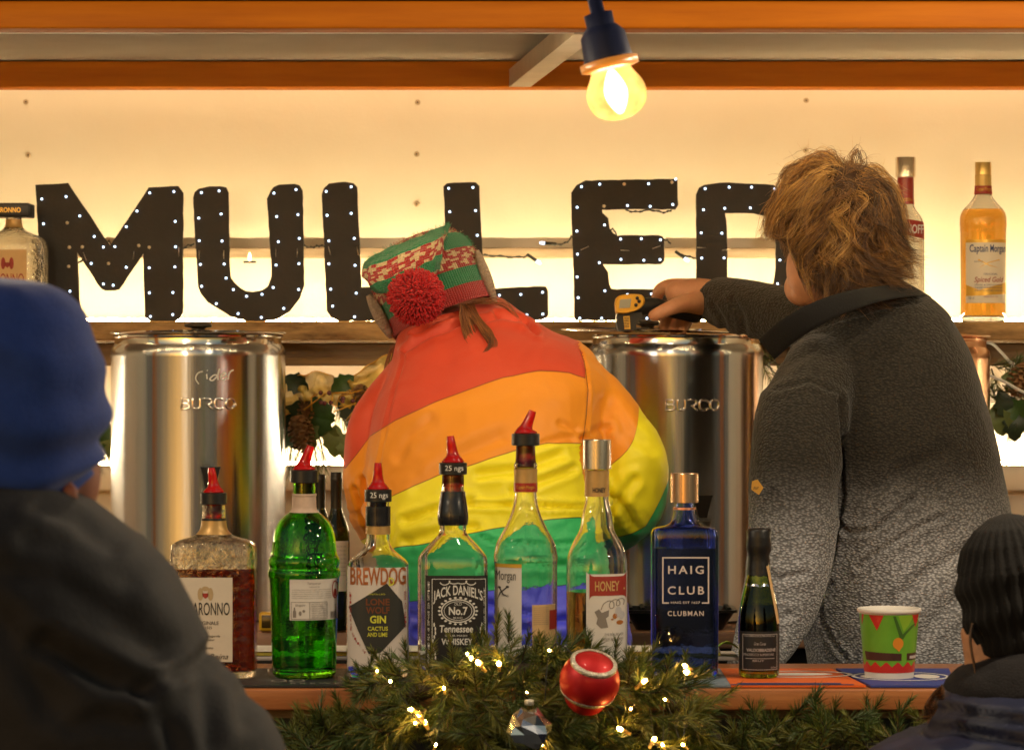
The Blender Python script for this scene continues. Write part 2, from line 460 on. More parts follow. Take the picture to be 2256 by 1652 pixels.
t.rotation_euler = (PI, 0, 0)
t = strip('led_strip_light', 'LED strip hidden behind the lower edge of the front orange beam', -2.5, 2.5, 5.216, zb + .034, m_strip_eave, h=.003, seg=.17, dep=.006, gaps=True)
t.rotation_euler = (PI, 0, 0)

# ---- lane festoon: the photo shows one lamp, those outside the frame are added as front fill
m_socket = M('dark blue rubber socket', (.018, .022, .065), .5, bump=.1)
m_collar = M('amber lit bulb collar', (.55, .20, .03), .4, trans=.3, emit=(1, .32, .03), estr=.35)
m_bulb = bpy.data.materials.new('glowing amber bulb glass'); m_bulb.use_nodes = True
_n = m_bulb.node_tree; _o = _n.nodes['Material Output']; _n.nodes.remove(_n.nodes['Principled BSDF'])
_nz = _n.nodes.new('ShaderNodeTexNoise'); _nz.inputs['Scale'].default_value = 38
_tc = _n.nodes.new('ShaderNodeTexCoord'); _n.links.new(_tc.outputs['Object'], _nz.inputs[0])
_mr = _n.nodes.new('ShaderNodeMapRange'); _mr.inputs[1].default_value = .3; _mr.inputs[2].default_value = .7; _mr.inputs[3].default_value = 1.2; _mr.inputs[4].default_value = 2.7
_em = _n.nodes.new('ShaderNodeEmission'); _em.inputs[0].default_value = (1, .50, .12, 1)
_n.links.new(_nz.outputs[0], _mr.inputs[0]); _n.links.new(_mr.outputs[0], _em.inputs[1])
_tr = _n.nodes.new('ShaderNodeBsdfTransparent'); _tr.inputs[0].default_value = (1, .9, .7, 1)
_gl = _n.nodes.new('ShaderNodeBsdfGlossy'); _gl.inputs['Roughness'].default_value = .1; _fr = _n.nodes.new('ShaderNodeFresnel')
_m1 = _n.nodes.new('ShaderNodeMixShader'); _m1.inputs[0].default_value = .84; _n.links.new(_tr.outputs[0], _m1.inputs[1]); _n.links.new(_em.outputs[0], _m1.inputs[2])
_m2 = _n.nodes.new('ShaderNodeMixShader'); _n.links.new(_fr.outputs[0], _m2.inputs[0]); _n.links.new(_m1.outputs[0], _m2.inputs[1]); _n.links.new(_gl.outputs[0], _m2.inputs[2])
_n.links.new(_m1.outputs[0], _o.inputs[0])
m_fil = E('white hot filament', (1, .74, .36), 45)

DB = 3.9
def festoon(top, tilt, label, watts, group='festoon lamps along the eave'):
    s = S(DB); t = thing('festoon_lamp', label, 'festoon lamp', top, group)
    k = MB()   # local: z down the lamp axis is negative
    k.lathe([(.0085, .06), (.0085, -28 * s), (.017, -32 * s), (.0165, -58 * s), (.020, -64 * s), (.0265, -80 * s), (.0285, -128 * s), (.031, -142 * s), (.012, -143 * s)], 28)
    k.build('socket', m_socket, t)
    c = MB(); c.lathe([(.028, -134 * s), (.0345, -138 * s), (.0345, -154 * s), (.026, -158 * s)], 32); c.build('collar', m_collar, t)
    g = MB(); g.lathe(chaikin([(.0215, -150 * s), (.026, -170 * s), (.0345, -196 * s), (.036, -225 * s), (.030, -252 * s), (.015, -268 * s), (.001, -271 * s)], 2), 32)
    g.build('bulb', m_bulb, t)
    f = MB(); f.lathe(chaikin([(.004, -160 * s), (.0095, -178 * s), (.0145, -205 * s), (.012, -230 * s), (.004, -256 * s), (.0005, -258 * s)], 2), 16)
    f.build('filament', m_fil, t)
    cb = MB(); cb.tube([(0, 0, .03), (-.003, 0, .12), (0, 0, .33)], .0085, 10); cb.build('cable', m_socket, t)
    L = bpy.data.lights.new('lamp_light', 'POINT'); L.energy = watts; L.color = (1.0, .89, .77); L.shadow_soft_size = .03
    lo = bpy.data.objects.new('lamp_light', L); COL.objects.link(lo); lo.location = (0, 0, -.115); lo.parent = t
    t.rotation_euler = (0, math.radians(tilt), 0)
    return t
fl = festoon(P(1310, 0, DB), -13, 'bare glowing bulb hanging in a dark socket from the top edge', 2.0)
for x_, d_, z_, w_, n_ in FILL_LAMPS:
    festoon(Vector((x_, d_, z_)), 0, 'glowing festoon bulb beyond the picture edge, ' + n_, w_)

# ================================================================ black letters with leds
DL = 6.30
LET = {
 'M': ([[(78, 408), (150, 404), (163, 424), (242, 542), (328, 413), (392, 410), (403, 425), (403, 690), (396, 703), (385, 709), (330, 709), (319, 699), (316, 558), (262, 638), (252, 641), (232, 641), (223, 637), (170, 556), (173, 640), (178, 706), (95, 707)]],
       [(256, 1217), (404, 1203), (266, 1369), (488, 1321), (576, 1446), (632, 1511), (702, 1508), (772, 1387), (837, 1291), (915, 1180), (1063, 1172), (1071, 1354), (1073, 1509), (557, 1611), (772, 1634), (912, 1637), (1069, 1632), (428, 1780), (632, 1736), (692, 1744), (913, 1790), (1057, 1788), (920, 1934), (1056, 1923)],
       [(411, 1363), (424, 1512), (503, 1510), (848, 1502), (912, 1512), (663, 1611), (420, 1629)], 0),
 'U': ([[(425, 436), (429, 424), (438, 416), (461, 411), (487, 410), (498, 413), (503, 424), (506, 595), (508, 612), (515, 622), (528, 634), (541, 641), (557, 643), (577, 639), (590, 630), (597, 610), (598, 588), (588, 438), (595, 422), (602, 413), (615, 407), (649, 406), (660, 409), (667, 420), (670, 628), (661, 657), (638, 686), (609, 705), (577, 709), (541, 708), (505, 696), (458, 666), (442, 648), (436, 632), (434, 588)]],
       [(1231, 1178), (1339, 1168), (1215, 1334), (1351, 1309), (1218, 1472), (1357, 1474), (1225, 1617), (1370, 1614), (1674, 1181), (1809, 1160), (1691, 1325), (1821, 1313), (1701, 1478), (1829, 1458), (1687, 1621), (1827, 1612), (1382, 1700), (1233, 1750), (1426, 1770), (1507, 1811), (1601, 1799), (1670, 1757), (1825, 1769), (1322, 1856), (1455, 1917), (1597, 1940), (1734, 1885)], [], 0),
 'L': ([[(709, 429), (714, 415), (725, 404), (759, 400), (779, 404), (787, 412), (796, 632), (930, 632), (943, 642), (944, 695), (933, 707), (745, 708), (730, 700), (720, 686)]],
       [(1993, 1171), (2146, 1143), (1999, 1317), (2146, 1305), (2010, 1473), (2165, 1458), (2010, 1613), (2170, 1622), (2021, 1768), (2177, 1792), (2033, 1871), (2167, 1936)], [], 0),
 'L2': ([[(977, 411), (985, 404), (1015, 402), (1048, 402), (1056, 410), (1062, 541), (1065, 637), (1192, 630), (1203, 632), (1208, 641), (1208, 693), (1202, 702), (1192, 706), (1010, 708), (994, 700), (988, 686)]],
       [(740, 1152), (888, 1147), (746, 1295), (904, 1288), (914, 1439)], [], 721.9),
 'E': ([[(1258, 447), (1259, 425), (1270, 408), (1290, 398), (1493, 394), (1494, 451), (1488, 461), (1326, 462), (1328, 469), (1340, 480), (1344, 505), (1350, 514), (1360, 519), (1450, 518), (1460, 521), (1464, 530), (1463, 575), (1457, 582), (1328, 583), (1331, 586), (1340, 600), (1343, 626), (1347, 635), (1360, 637), (1472, 637), (1484, 643), (1487, 690), (1480, 703), (1468, 707), (1266, 707), (1264, 600)]],
       [(1551, 1142), (1663, 1127), (1961, 1124), (2127, 1096), (1524, 1268), (1832, 1257), (1971, 1262), (2109, 1251), (1523, 1413), (1692, 1376), (1527, 1554), (1790, 1462), (1917, 1460), (2034, 1467), (1660, 1606), (1792, 1586), (1932, 1591), (2031, 1587)], [(1812, 1126), (2104, 1115), (1689, 1261)], 721.9),
 'D': ([[(1534, 429), (1540, 414), (1552, 407), (1588, 402), (1640, 404), (1703, 407), (1735, 422), (1752, 448), (1762, 480), (1766, 540), (1764, 625), (1752, 668), (1735, 690), (1705, 706), (1552, 707), (1540, 700), (1534, 688)], [(1597, 469), (1660, 470), (1684, 475), (1698, 486), (1705, 501), (1709, 541), (1709, 590), (1705, 622), (1696, 636), (1670, 641), (1604, 640), (1603, 595), (1602, 501)]],
       [(304, 1154), (451, 1145), (588, 1145), (729, 1154), (294, 1283), (424, 1274), (580, 1271), (715, 1314), (280, 1424), (406, 1426), (752, 1444), (283, 1578), (420, 1577), (761, 1590)], [], 1443.8)}
EXTRA = {'L2': [(1576, 831), (1773, 824), (1972, 803), (1828, 1010), (1975, 1004)],
         'E': [(28, 375), (37, 538), (247, 484), (50, 700), (222, 700), (424, 513), (614, 508), (578, 700)],
         'D': [(988, 402), (1003, 665), (1606, 428)]}
LABELS = {'M': 'black plywood letter M dotted with white LEDs beside the square bottle', 'U': 'black plywood letter U dotted with white LEDs, above the urn marked cider',
          'L': 'black plywood letter L with its foot hidden by the knitted hat', 'L2': 'black plywood letter L rising behind the top of the knitted hat',
          'E': 'black plywood letter E dotted with white LEDs above the open urn', 'D': 'black plywood letter D partly hidden by the shaggy hair'}
led_me = None; hole_me = None
STAPLES = {'M': [(187, 565, 70), (295, 562, 95), (394, 555, 92)], 'U': [(439, 561, 90), (493, 561, 90), (608, 557, 90), (655, 557, 90)], 'L': [(726, 553, 75), (788, 553, 80)],
           'E': [(1288, 547, -25), (1377, 552, 3), (1446, 545, -20)], 'D': [(1545, 546, 2), (1600, 550, -12)]}
for key, (loops, leds, holes, ox) in LET.items():
    xs = [p[0] for p in loops[0]]; c = P((min(xs) + max(xs)) / 2, 707, DL)
    c.z = ZSH
    t = thing('sign_letter', LABELS[key], 'letter', c, 'letters spelling the drink on the shelf')
    k = MB()
    rl = []
    for lp in loops:                                   # hand-sawn outline: tiny wobble
        q = []
        for i, p in enumerate(lp):
            n = lp[(i + 1) % len(lp)]; m = max(1, int(math.hypot(n[0] - p[0], n[1] - p[1]) / 14))
            for j in range(m):
                a, bb = lerp(p[0], n[0], j / m), lerp(p[1], n[1], j / m)
                q.append((a + random.uniform(-.7, .7), min(707.6, bb + random.uniform(-.7, .7))))
        rl.append(q)
    off = c
    def place(a, b_, tt): 
        p = P(a, b_, DL) - off; return (p.x, p.y + tt, max(p.z, .001))
    k.prism(rl, place, .012)
    k.build('board', m_letter, t, smooth=False, fix=True)
    pts = [(ox + x * .3605, y * .3605) for x, y in leds]
    if key == 'L2': pts += [(721.9 + x * .24, 451.2 + y * .24) for x, y in EXTRA[key]]
    elif key in EXTRA: pts += [(1263.4 + x * .28, 505.3 + y * .28) for x, y in EXTRA[key]]
    if led_me is None:
        q = MB(); q.ell((0, -.0005, 0), (.0021, .0030, .0021), nu=10, nv=6); led_me = q.mesh('led', m_led_white)
        q = MB(); q.lathe([(.0031, 0), (.003, .0006)], 12); q.v = [(x, -z, y) for x, y, z in q.v]; hole_me = q.mesh('led_hole', m_led_hole)
        q = MB(); q.tube([(-.008, 0, 0), (-.008, -.001, 0), (.008, -.001, 0), (.008, 0, 0)], .0007, 4); staple_me = q.mesh('staple', m_staple)
    for x, y in pts:
        link('led', led_me, t, P(x, y, DL) - off + Vector((0, -.0006, 0)))
    for x, y in holes:
        link('led_hole', hole_me, t, P(ox + x * .3605, y * .3605, DL) - off + Vector((0, -.0004, 0)))
    for x, y, r in STAPLES.get(key, []):
        o = link('staple', staple_me, t, P(x, y, DL) - off + Vector((0, -.0006, 0))); o.rotation_euler = (0, math.radians(r), 0)
# wires strung between the letters
def wire(pts, label, r=.0013, bulb=False):
    w_ = MB(); q = spline([tuple(P(*p)) for p in pts], 6)
    off = Vector(q[0]); 
    w_.tube([Vector(p) - off for p in q], r, 6); w_.tube([Vector(p) - off + Vector((0, .002, .0024 * math.sin(i * 1.3))) for i, p in enumerate(q)], r * .8, 5)
    if bulb:
        t = thing('fairy_wire', label, 'wire', off); w_.build('wire', m_wire, t)
        e = MB(); a = Vector(q[-1]) - off; bdir = (Vector(q[-1]) - Vector(q[-2])).normalized()
        e.tube([a, a + bdir * .006, a + bdir * .010], [.0026, .0026, .001], 8); e.build('bulb', m_led_white, t)
        h = MB(); h.tube([a - bdir * .022, a], [.003, .0034], 8); h.build('bulb_holder', m_wire, t)
    else:
        t = tag(w_.build('fairy_wire', m_wire, loc=off), label, 'wire')
    return t
wire([(404, 548, 6.33), (414, 541, 6.33), (428, 539, 6.33)], 'short twisted dark wire between the letters M and U')
wire([(666, 540, 6.33), (685, 545, 6.33), (700, 542, 6.33), (714, 542, 6.33)], 'short twisted dark wire between the letter U and the L beside it')
wire([(1064, 562, 6.33), (1102, 565, 6.33), (1150, 567, 6.33), (1164, 562, 6.33), (1172, 568, 6.33), (1182, 575, 6.33)], 'dark wire ending in a lit tip, right of the knitted hat', bulb=True)
wire([(1262, 526, 6.33), (1258, 520, 6.33), (1254, 530, 6.33), (1236, 538, 6.33), (1200, 536, 6.33)], 'dark wire ending in a lit tip, left of the letter E', bulb=True)
wire([(1378, 463, 6.33), (1400, 467, 6.33), (1432, 463, 6.33), (1462, 468, 6.33), (1480, 463, 6.33)], 'dark wire loops below the top arm of letter E')
wire([(1342, 508, 6.33), (1350, 505, 6.33), (1357, 514, 6.33), (1358, 522, 6.33)], 'small dark wire loop in the upper notch of letter E')
wire([(1462, 528, 6.33), (1470, 530, 6.33), (1478, 538, 6.33)], 'dark wire stub right of the middle arm of letter E')
wire([(1536, 571, 6.33), (1520, 566, 6.33), (1500, 562, 6.33), (1508, 569, 6.33)], 'dark wire ending in a lit tip between letters E and D', bulb=True)
wire([(169, 582, 6.33), (186, 570, 6.33), (194, 572, 6.33)], 'short dark wire in the left notch of letter M')
wire([(234, 538, 6.33), (240, 531, 6.33), (247, 543, 6.33)], 'tiny dark wire loop in the top notch of letter M')
wire([(322, 577, 6.33), (338, 573, 6.33), (352, 578, 6.33)], 'dark wire in the right notch of letter M')
# small lit spike of a fairy light on the lath between the arms of U
t = thing('clip_light', 'tiny lit fairy bulb clipped upright on the lath inside the letter U', 'fairy light', P(550, 575, 6.40))
k = MB(); k.tube([(0, 0, 0), (0, 0, .010), (0, 0, .016)], [.0022, .003, .0008], 8); k.build('bulb', E('warm fairy bulb', (1, .7, .3), 8), t)
k = MB(); k.box(-.012, .012, -.002, .002, -.004, 0); k.build('clip', m_wire, t)

# ================================================================ steel urns
def urn(px, label, mat, writing=None, lid_shift=(0, 0), tilt=0.0, DU=5.9, half=194.5, ytop=735):
    s = S(DU); c = P(px, 0, DU); R = half * s * .986; c.z = ZB
    H = P(0, ytop, DU).z - ZB
    t = thing('drinks_urn', label, 'urn', c, 'catering urns on the back bench')
    k = MB()
    k.lathe([(R * .97, 0), (R, .004), (R, H - .044), (R * 1.004, H - .040), (R * 1.004, H - .034), (R * .992, H - .026), (R * .9585, H - .0188)], 128, caps=False)
    k.build('body', mat, t, angle=40)
    k = MB(); k.lathe([(R * .958, H - .0187), (R * .955, H - .017), (R * .955, H - .008), (R * .972, H - .006), (R * .974, H - .003), (R * .955, H - .0015), (R * .94, H - .003), (R * .94, H - .06)], 128, caps=False)
    k.build('rim', m_steel_pol if mat is not m_copper else m_copper, t, angle=40)
    q = MB(); q.lathe([(R * .9, -.0), (R * .99, .0), (R * .99, .0035), (R * .98, .0035)], 96, caps=True); q.v = [(x, y, z + .0005) for x, y, z in q.v]; q.build('foot_ring', m_black_plastic, t)
    l = MB(); l.lathe([(R * 1.0, 0), (R * 1.012, .0015), (R * 1.0, .0035), (R * .9, .0035), (R * .7, .006), (R * .2, .008), (.001, .008)], 96)
    lid = l.build('lid', m_steel_pol if mat is not m_copper else m_copper, t, angle=50, loc=(lid_shift[0], lid_shift[1], H - .001 + abs(tilt) * .004)); lid.rotation_euler = (0, math.radians(tilt), 0)
    kn = MB(); kn.lathe(chaikin([(.012, .008), (.012, .011), (.024, .0125), (.0255, .017), (.018, .021), (.001, .0215)], 2), 32); kn.build('knob', m_knob, lid)
    return t, R, H, s, c
def on_cyl(R): return lambda a, z: (a, -math.sqrt(max(R * R - a * a, 1e-9)), z)
def urn_badge(t, R, c, s, px0, px1, py0, py1, cxp):
    """raised polished maker's letters curved round the urn"""
    d = 5.9 - R; ss = S(d); wd = (px1 - px0) / 5
    G = {'B': [[(.10, 0), (.10, 1), (.62, 1), (.78, .88), (.78, .66), (.62, .53), (.12, .53)], [(.62, .53), (.84, .40), (.84, .14), (.66, 0), (.10, 0)]],
         'U': [[(.12, 1), (.12, .25), (.28, .04), (.45, 0), (.62, .04), (.80, .25), (.80, 1)]],
         'R': [[(.10, 1), (.66, 1), (.82, .86), (.82, .62), (.60, .46), (.36, .46), (.88, 0)]],
         'C': [[(.86, .86), (.66, 1), (.34, 1), (.12, .78), (.12, .24), (.34, 0), (.66, 0), (.86, .14)]],
         'O': [[(.46, 1), (.20, .88), (.08, .5), (.20, .12), (.46, 0), (.74, .12), (.86, .5), (.74, .88), (.46, 1)]]}
    for i, ch in enumerate('BURCO'):
        k = MB(); sh = MB()
        for pl_ in G[ch]:
            pts = []
            for u, v in pl_:
                a_ = (px0 + (i + u) * wd - CX) * ss - c.x; z_ = CZ - (lerp(py1 - 2.5, py0 + 2.5, v) - HY) * ss - c.z
                pts.append((a_, -math.sqrt(R * R - a_ * a_) - .0012, z_))
            pts = [tuple(p) for p in spline(pts, 3)] if ch in 'UCO' else pts
            k.tube(pts, 2.5 * ss, 10, round_caps=True)
        k.build('badge_letter', m_chrome, t)
t1, R1, H1, s1, c1 = urn(437, 'brushed steel urn with cider written on it in white', m_steel)
urn_badge(t1, R1, c1, s1, 397, 519, 876, 903, 437)
# handwritten white word, its first letter worn away
hw_ = MB(); ss = S(5.9 - R1)
def stroke(pts, wdt):
    q = spline([((x - CX) * ss - c1.x, CZ - (y - HY) * ss - c1.z) for x, y in pts], 5); pl = on_cyl(R1 + .0006)
    L, Rr = [], []
    for i, p in enumerate(q):
        a = q[max(i - 1, 0)]; bb = q[min(i + 1, len(q) - 1)]; dx, dz = bb[0] - a[0], bb[1] - a[1]; ln = math.hypot(dx, dz) or 1
        nx, nz = -dz / ln * wdt * ss / 2, dx / ln * wdt * ss / 2
        L.append(pl(p[0] + nx, p[1] + nz)); Rr.append(pl(p[0] - nx, p[1] - nz))
    hw_.add(L + Rr, [(i, i + 1, len(L) + i + 1, len(L) + i) for i in range(len(L) - 1)])
stroke([(455, 824), (456, 835)], 2.4); stroke([(456, 815), (457, 817)], 2.4)
stroke([(478, 826), (470, 827), (462, 835), (468, 838), (478, 828), (483, 812), (479, 826), (480, 837)], 3)
stroke([(486, 831), (496, 826), (495, 821), (488, 824), (486, 833), (492, 837), (499, 832)], 3)
stroke([(503, 822), (501, 836)], 3); stroke([(501, 830), (506, 819), (513, 815)], 3)
hw_.build('handwriting', m_white_print, t1, smooth=False)
sm_ = MB(); hw_ = MB(); stroke([(447, 818), (436, 822), (431, 834), (438, 846)], 3); hw_.build('worn_handwriting', M('worn white smear', (.50, .49, .47), .35, metal=.7), t1, smooth=False)

t2, R2, H2, s2, c2 = urn(1489, 'brushed steel urn with its lid slid aside under the outstretched hand', m_steel, lid_shift=(-.050, .012), tilt=1.0)
urn_badge(t2, R2, c2, s2, 1465, 1588, 879, 906, 1505)
t3, R3, H3, s3, c3 = urn(2004, 'copper tinted urn mostly hidden behind the fleece jacket', m_copper, DU=5.95, half=178, ytop=742)
def urn_tap(t, R, px, py0, py1, c):
    s = S(5.9 - R - .04); x = (px - CX) * s - c.x
    z = lambda y: CZ - (y - HY) * s - c.z
    k = MB(); k.tube([(x, -R + .004, z(py1 - 20)), (x, -R - .035, z(py1 - 20))], .013, 16)
    k.tube([(x, -R - .03, z(py1 - 42)), (x, -R - .03, z(py1 + 4))], [.015, .011], 16)
    tp = k.build('tap', m_black_plastic, t)
    h = MB(); a = z(py0); b0 = z(py0 + 50)
    h.prism([[(x - 22 * s, a), (x + 22 * s, a), (x + 19 * s, a - 9 * s), (x + 9 * s, b0), (x - 9 * s, b0), (x - 19 * s, a - 9 * s)]], lambda u, v, q: (u, -R - .045 + q + (v - b0) * -.18, v), .011)
    h.build('tap_lever', m_rubber, tp, smooth=False, fix=True)
urn_tap(t1, R1, 465, 1028, 1125, c1)
urn_tap(t2, R2, 1548, 1090, 1190, c2)

# third urn cable, looping down from the shelf
def cable(pts, label, r=.0028):
    q = spline([tuple(P(*p)) for p in pts], 8); off = Vector(q[0]); k = MB()
    k.tube([Vector(p) - off for p in q], r, 8)
    return tag(k.build('power_cable', m_white_cable, loc=off), label, 'cable')
cable([(2160, 754, 6.12), (2185, 757, 6.11), (2205, 775, 6.09), (2230, 800, 6.07), (2262, 806, 6.05), (2320, 800, 6.05)], 'white cable hanging from the shelf board, upper of two')
cable([(2150, 790, 6.04), (2176, 823, 6.02), (2215, 842, 6.0), (2260, 866, 5.98), (2330, 890, 5.98)], 'white cable crossing the garland, lower of two')

# ================================================================ benches and the bar
bb_ = thing('back_bench', 'pinkish wooden back bench carrying the steel urns', 'bench', (0, 5.95, 0))
k = MB(); k.box(-2.55, 2.55, 5.62 - 5.95, 6.385 - 5.95, ZB - .03, ZB - .001, bev=.004); k.build('bench_top', M('pinkish bench wood', (.36, .19, .12), .5, base2=(.46, .27, .18), vscale=4, stretch=(1, 8, 8), bump=.15), bb_)
k = MB(); k.box(-2.5, 2.5, 5.66 - 5.95, 5.69 - 5.95, 0, ZB - .032); k.build('bench_front', m_black_panel, bb_, smooth=False)

bar = thing('bar_counter', 'varnished wooden bar counter with dark front panel', 'bar counter', (0, 4.65, 0))
k = MB(); k.box(-1.6, 1.6, 4.495 - 4.65, 4.86 - 4.65, ZC - .030, ZC - .001, bev=.003, seg=3); k.build('counter_top', m_counter_wood, bar)
k = MB(); k.box(-1.58, 1.58, 4.53 - 4.65, 4.56 - 4.65, 0, ZC - .031); k.build('front_panel', m_black_panel, bar, smooth=False)
k = MB(); k.box(-1.58, 1.58, 4.522 - 4.65, 4.5285 - 4.65, ZC - .043, ZC - .033); k.build('front_trim', m_apron_wood, bar, smooth=False)
lz1 = P(0, 1427, 4.93).z; lz0 = ZC + .001
rl_ = thing('rear_ledge', 'low painted ledge with printed cloth edging behind the bottles', 'ledge', (0, 4.93, lz0))
x0, x1 = P(380, 0, 4.93).x, P(1622, 0, 4.93).x
k = MB(); k.box(x0, x1, -.055, .04, 0, (lz1 - lz0) * .45, bev=.002); k.build('ledge_base', M('grey painted ledge', (.40, .36, .33), .6, var=.1), rl_)
x1 = P(1583, 0, 4.93).x
k = MB(); k.box(x0, x1, -.05, .04, (lz1 - lz0) * .45 + .0005, (lz1 - lz0) * .93, bev=.002)
m_cloth = M('printed cloth edging', (.20, .27, .05), .7, base2=(.62, .48, .06), vscale=9, stretch=(1, .1, 1.5)); k.build('cloth_edging', m_cloth, rl_)
k = MB(); k.box(x0, x1, -.052, .04, (lz1 - lz0) * .93 + .0005, (lz1 - lz0), bev=.001); k.build('ledge_lip', M('white ledge lip', (.72, .68, .60), .4), rl_)

# bar runners: rubber backed mats
def runner(label, x0, x1, mat, d0=4.505, d1=4.745, slant0=0.0, slant1=0.0, z=0.0):
    t = thing('bar_runner', label, 'bar mat', (0, 4.62, ZC + z), 'printed runners along the bar')
    k = MB(); a, b_ = (x0 - CX) * S(4.62), (x1 - CX) * S(4.62); y0, y1 = d0 - 4.62, d1 - 4.62
    k.prism([[(a + slant0, y0), (b_ + slant1, y0), (b_ - slant1, y1), (a - slant0, y1)]], lambda u, v, q: (u, v, .0003 + .0027 - q), .0027)
    k.build('mat', mat, t, smooth=False, fix=True)
    return t, a, b_
m_mat_black = M('black bar mat', (.016, .016, .018), .55, bump=.2, bscale=300)
m_mat_grey = M('grey blue bar mat', (.17, .22, .27), .55, bump=.2, bscale=300)
m_mat_orange = M('orange bar mat', (.72, .13, .02), .5, bump=.2, bscale=300)
m_mat_blue = M('royal blue bar mat', (.035, .055, .26), .5, bump=.2, bscale=300)
ZP = .0036
def flat(u, v): return (u, v, ZP)
def up_patch(mb, loops, mi=0):
    tri = tessellate_polygon([[Vector((a, b, 0)) for a, b in lp] for lp in loops]); fl_ = [p for lp in loops for p in lp]
    fs = []
    for tt in tri:
        (ax, ay), (bx, by), (cx_, cy_) = (fl_[i] for i in tt)
        fs.append(tt if (bx - ax) * (cy_ - ay) - (by - ay) * (cx_ - ax) > 0 else tuple(reversed(tt)))
    mb.add([flat(*p) for p in fl_], fs, mi)
rt, a, b_ = runner('black rubber bar mat with grey lettering under the green bottle', 470, 1490, m_mat_black)
k = MB(); sx = S(4.62)
put_text(k, 'OO', (603 - CX) * sx, (678 - CX) * sx, -.075, -.04, flat); put_text(k, 'D', (805 - CX) * sx, (838 - CX) * sx, -.075, -.04, flat)
put_text(k, 'B R E W E R Y', (650 - CX) * sx, (800 - CX) * sx, -.098, -.085, flat)
up_patch(k, [oval((655 - CX) * sx, -.022, .022, .009)])
k.build('lettering', M('faded grey print', (.30, .27, .22), .6), rt, smooth=False)
rt, a, b_ = runner('grey blue bar mat between the blue bottle and the small black bottle', 1491, 1598, m_mat_grey)
k = MB(); up_patch(k, [oval((1545 - CX) * sx, .005, .028, .055), oval((1545 - CX) * sx, .005, .024, .047)]); k.build('emblem', M('dull grey print', (.10, .12, .14), .6), rt, smooth=False)
rt, a, b_ = runner('orange bar mat with white oval logo behind the small black bottle', 1599, 1870, m_mat_orange, slant1=.012)
k = MB(); mid = (1765 - CX) * sx; up_patch(k, [oval(mid, .035, .075, .048), oval(mid, .035, .068, .040)]); up_patch(k, [oval(mid - .005, .035, .052, .018)])
k.build('emblem', m_white_print, rt, smooth=False)
k = MB(); up_patch(k, [rectp(a, b_ - .004, -.113, -.103)]); up_patch(k, [rectp(a + .01, b_ - .02, -.098, -.086)]); k.build('border_print', m_ink_blue, rt, smooth=False)
rt, a, b_ = runner('royal blue bar mat with white ringed logo under the paper cup', 1880, 2100, m_mat_blue, slant0=.012, slant1=-.010)
k = MB(); mid = (1985 - CX) * sx; up_patch(k, [oval(mid, .005, .068, .062), oval(mid, .005, .063, .055)]); up_patch(k, [oval(mid + .036, .004, .018, .030)]); up_patch(k, [oval(mid - .04, .004, .016, .026)])
k.build('emblem', m_white_print, rt, smooth=False)

# odds and ends on the back bench
def tray(px0, px1, py0, py1, d, label):
    t = thing('drip_tray', label, 'drip tray', P((px0 + px1) / 2, 0, d)); t.location.z = ZB
    s = S(d); w0 = (px1 - px0) / 2 * s; h = (py1 - py0) * s; k = MB()
    def rr(f, z): return [Vector((x, y, z)) for x, y in roundrect(-w0 * f, w0 * f, -.05 * f, .05 * f, .012)]
    k.rings([rr(.8, 0), rr(1, h * .85), rr(1.06, h * .87), rr(1.06, h), rr(.97, h), rr(.78, .006)], True); k.build('tray', m_black_plastic, t, angle=40)
    for i in range(9):
        q = MB(); x = lerp(-w0 * .9, w0 * .9, i / 8); q.box(x - .003, x + .003, -.045, .045, h + .0005, h + .004); q.build('slat', m_rubber, t, smooth=False)
    return t
tray(1376, 1614, 1352, 1396, 5.58 + .1, 'black slatted drip tray in front of the open urn')
tray(742, 800, 1374, 1398, 5.58 + .1, 'small black slatted tray beside the dark wine bottles')
t = thing('timer', 'yellow cased timer with dark screen behind the bottles', 'timer', P(592, 0, 5.62)); t.location.z = ZB
s = S(5.62); k = MB(); k.box(-.016, .03, -.012, .012, 0, 42 * s, bev=.005, seg=3); k.build('case', M('yellow plastic', (.62, .36, .02), .35), t)
k = MB(); k.box(-.011, .025, -.0135, -.0121, 8 * s, 36 * s, bev=.001); k.build('screen', M('dark screen', (.05, .035, .01), .2), t)
t = thing('napkin', 'crumpled lime green napkin on the ledge by the small black bottle', 'napkin', P(1606, 0, 4.92)); t.location.z = lz0 + (lz1 - lz0) * .45 + .001
k = MB(); n = 14
pts = []
for i in range(n + 1):
    for j in range(n + 1):
        u, v = i / n, j / n; x = lerp(-.030, .034, u); y = lerp(-.056, .0, v); 
        hgt = .020 * math.exp(-((u - .38) / .3) ** 2) * (1 - v * .4) + .0035 * noise.noise((u * 6, v * 6, 3)) + .003
        pts.append((x, y - .004, max(.0006, hgt)))
k.add(pts, [(i * (n + 1) + j, (i + 1) * (n + 1) + j, (i + 1) * (n + 1) + j + 1, i * (n + 1) + j + 1) for i in range(n) for j in range(n)])
no = k.build('sheet', M('lime green paper', (.23, .42, .04), .8, var=.15, vscale=60, stretch=(1, 1, .3)), t)
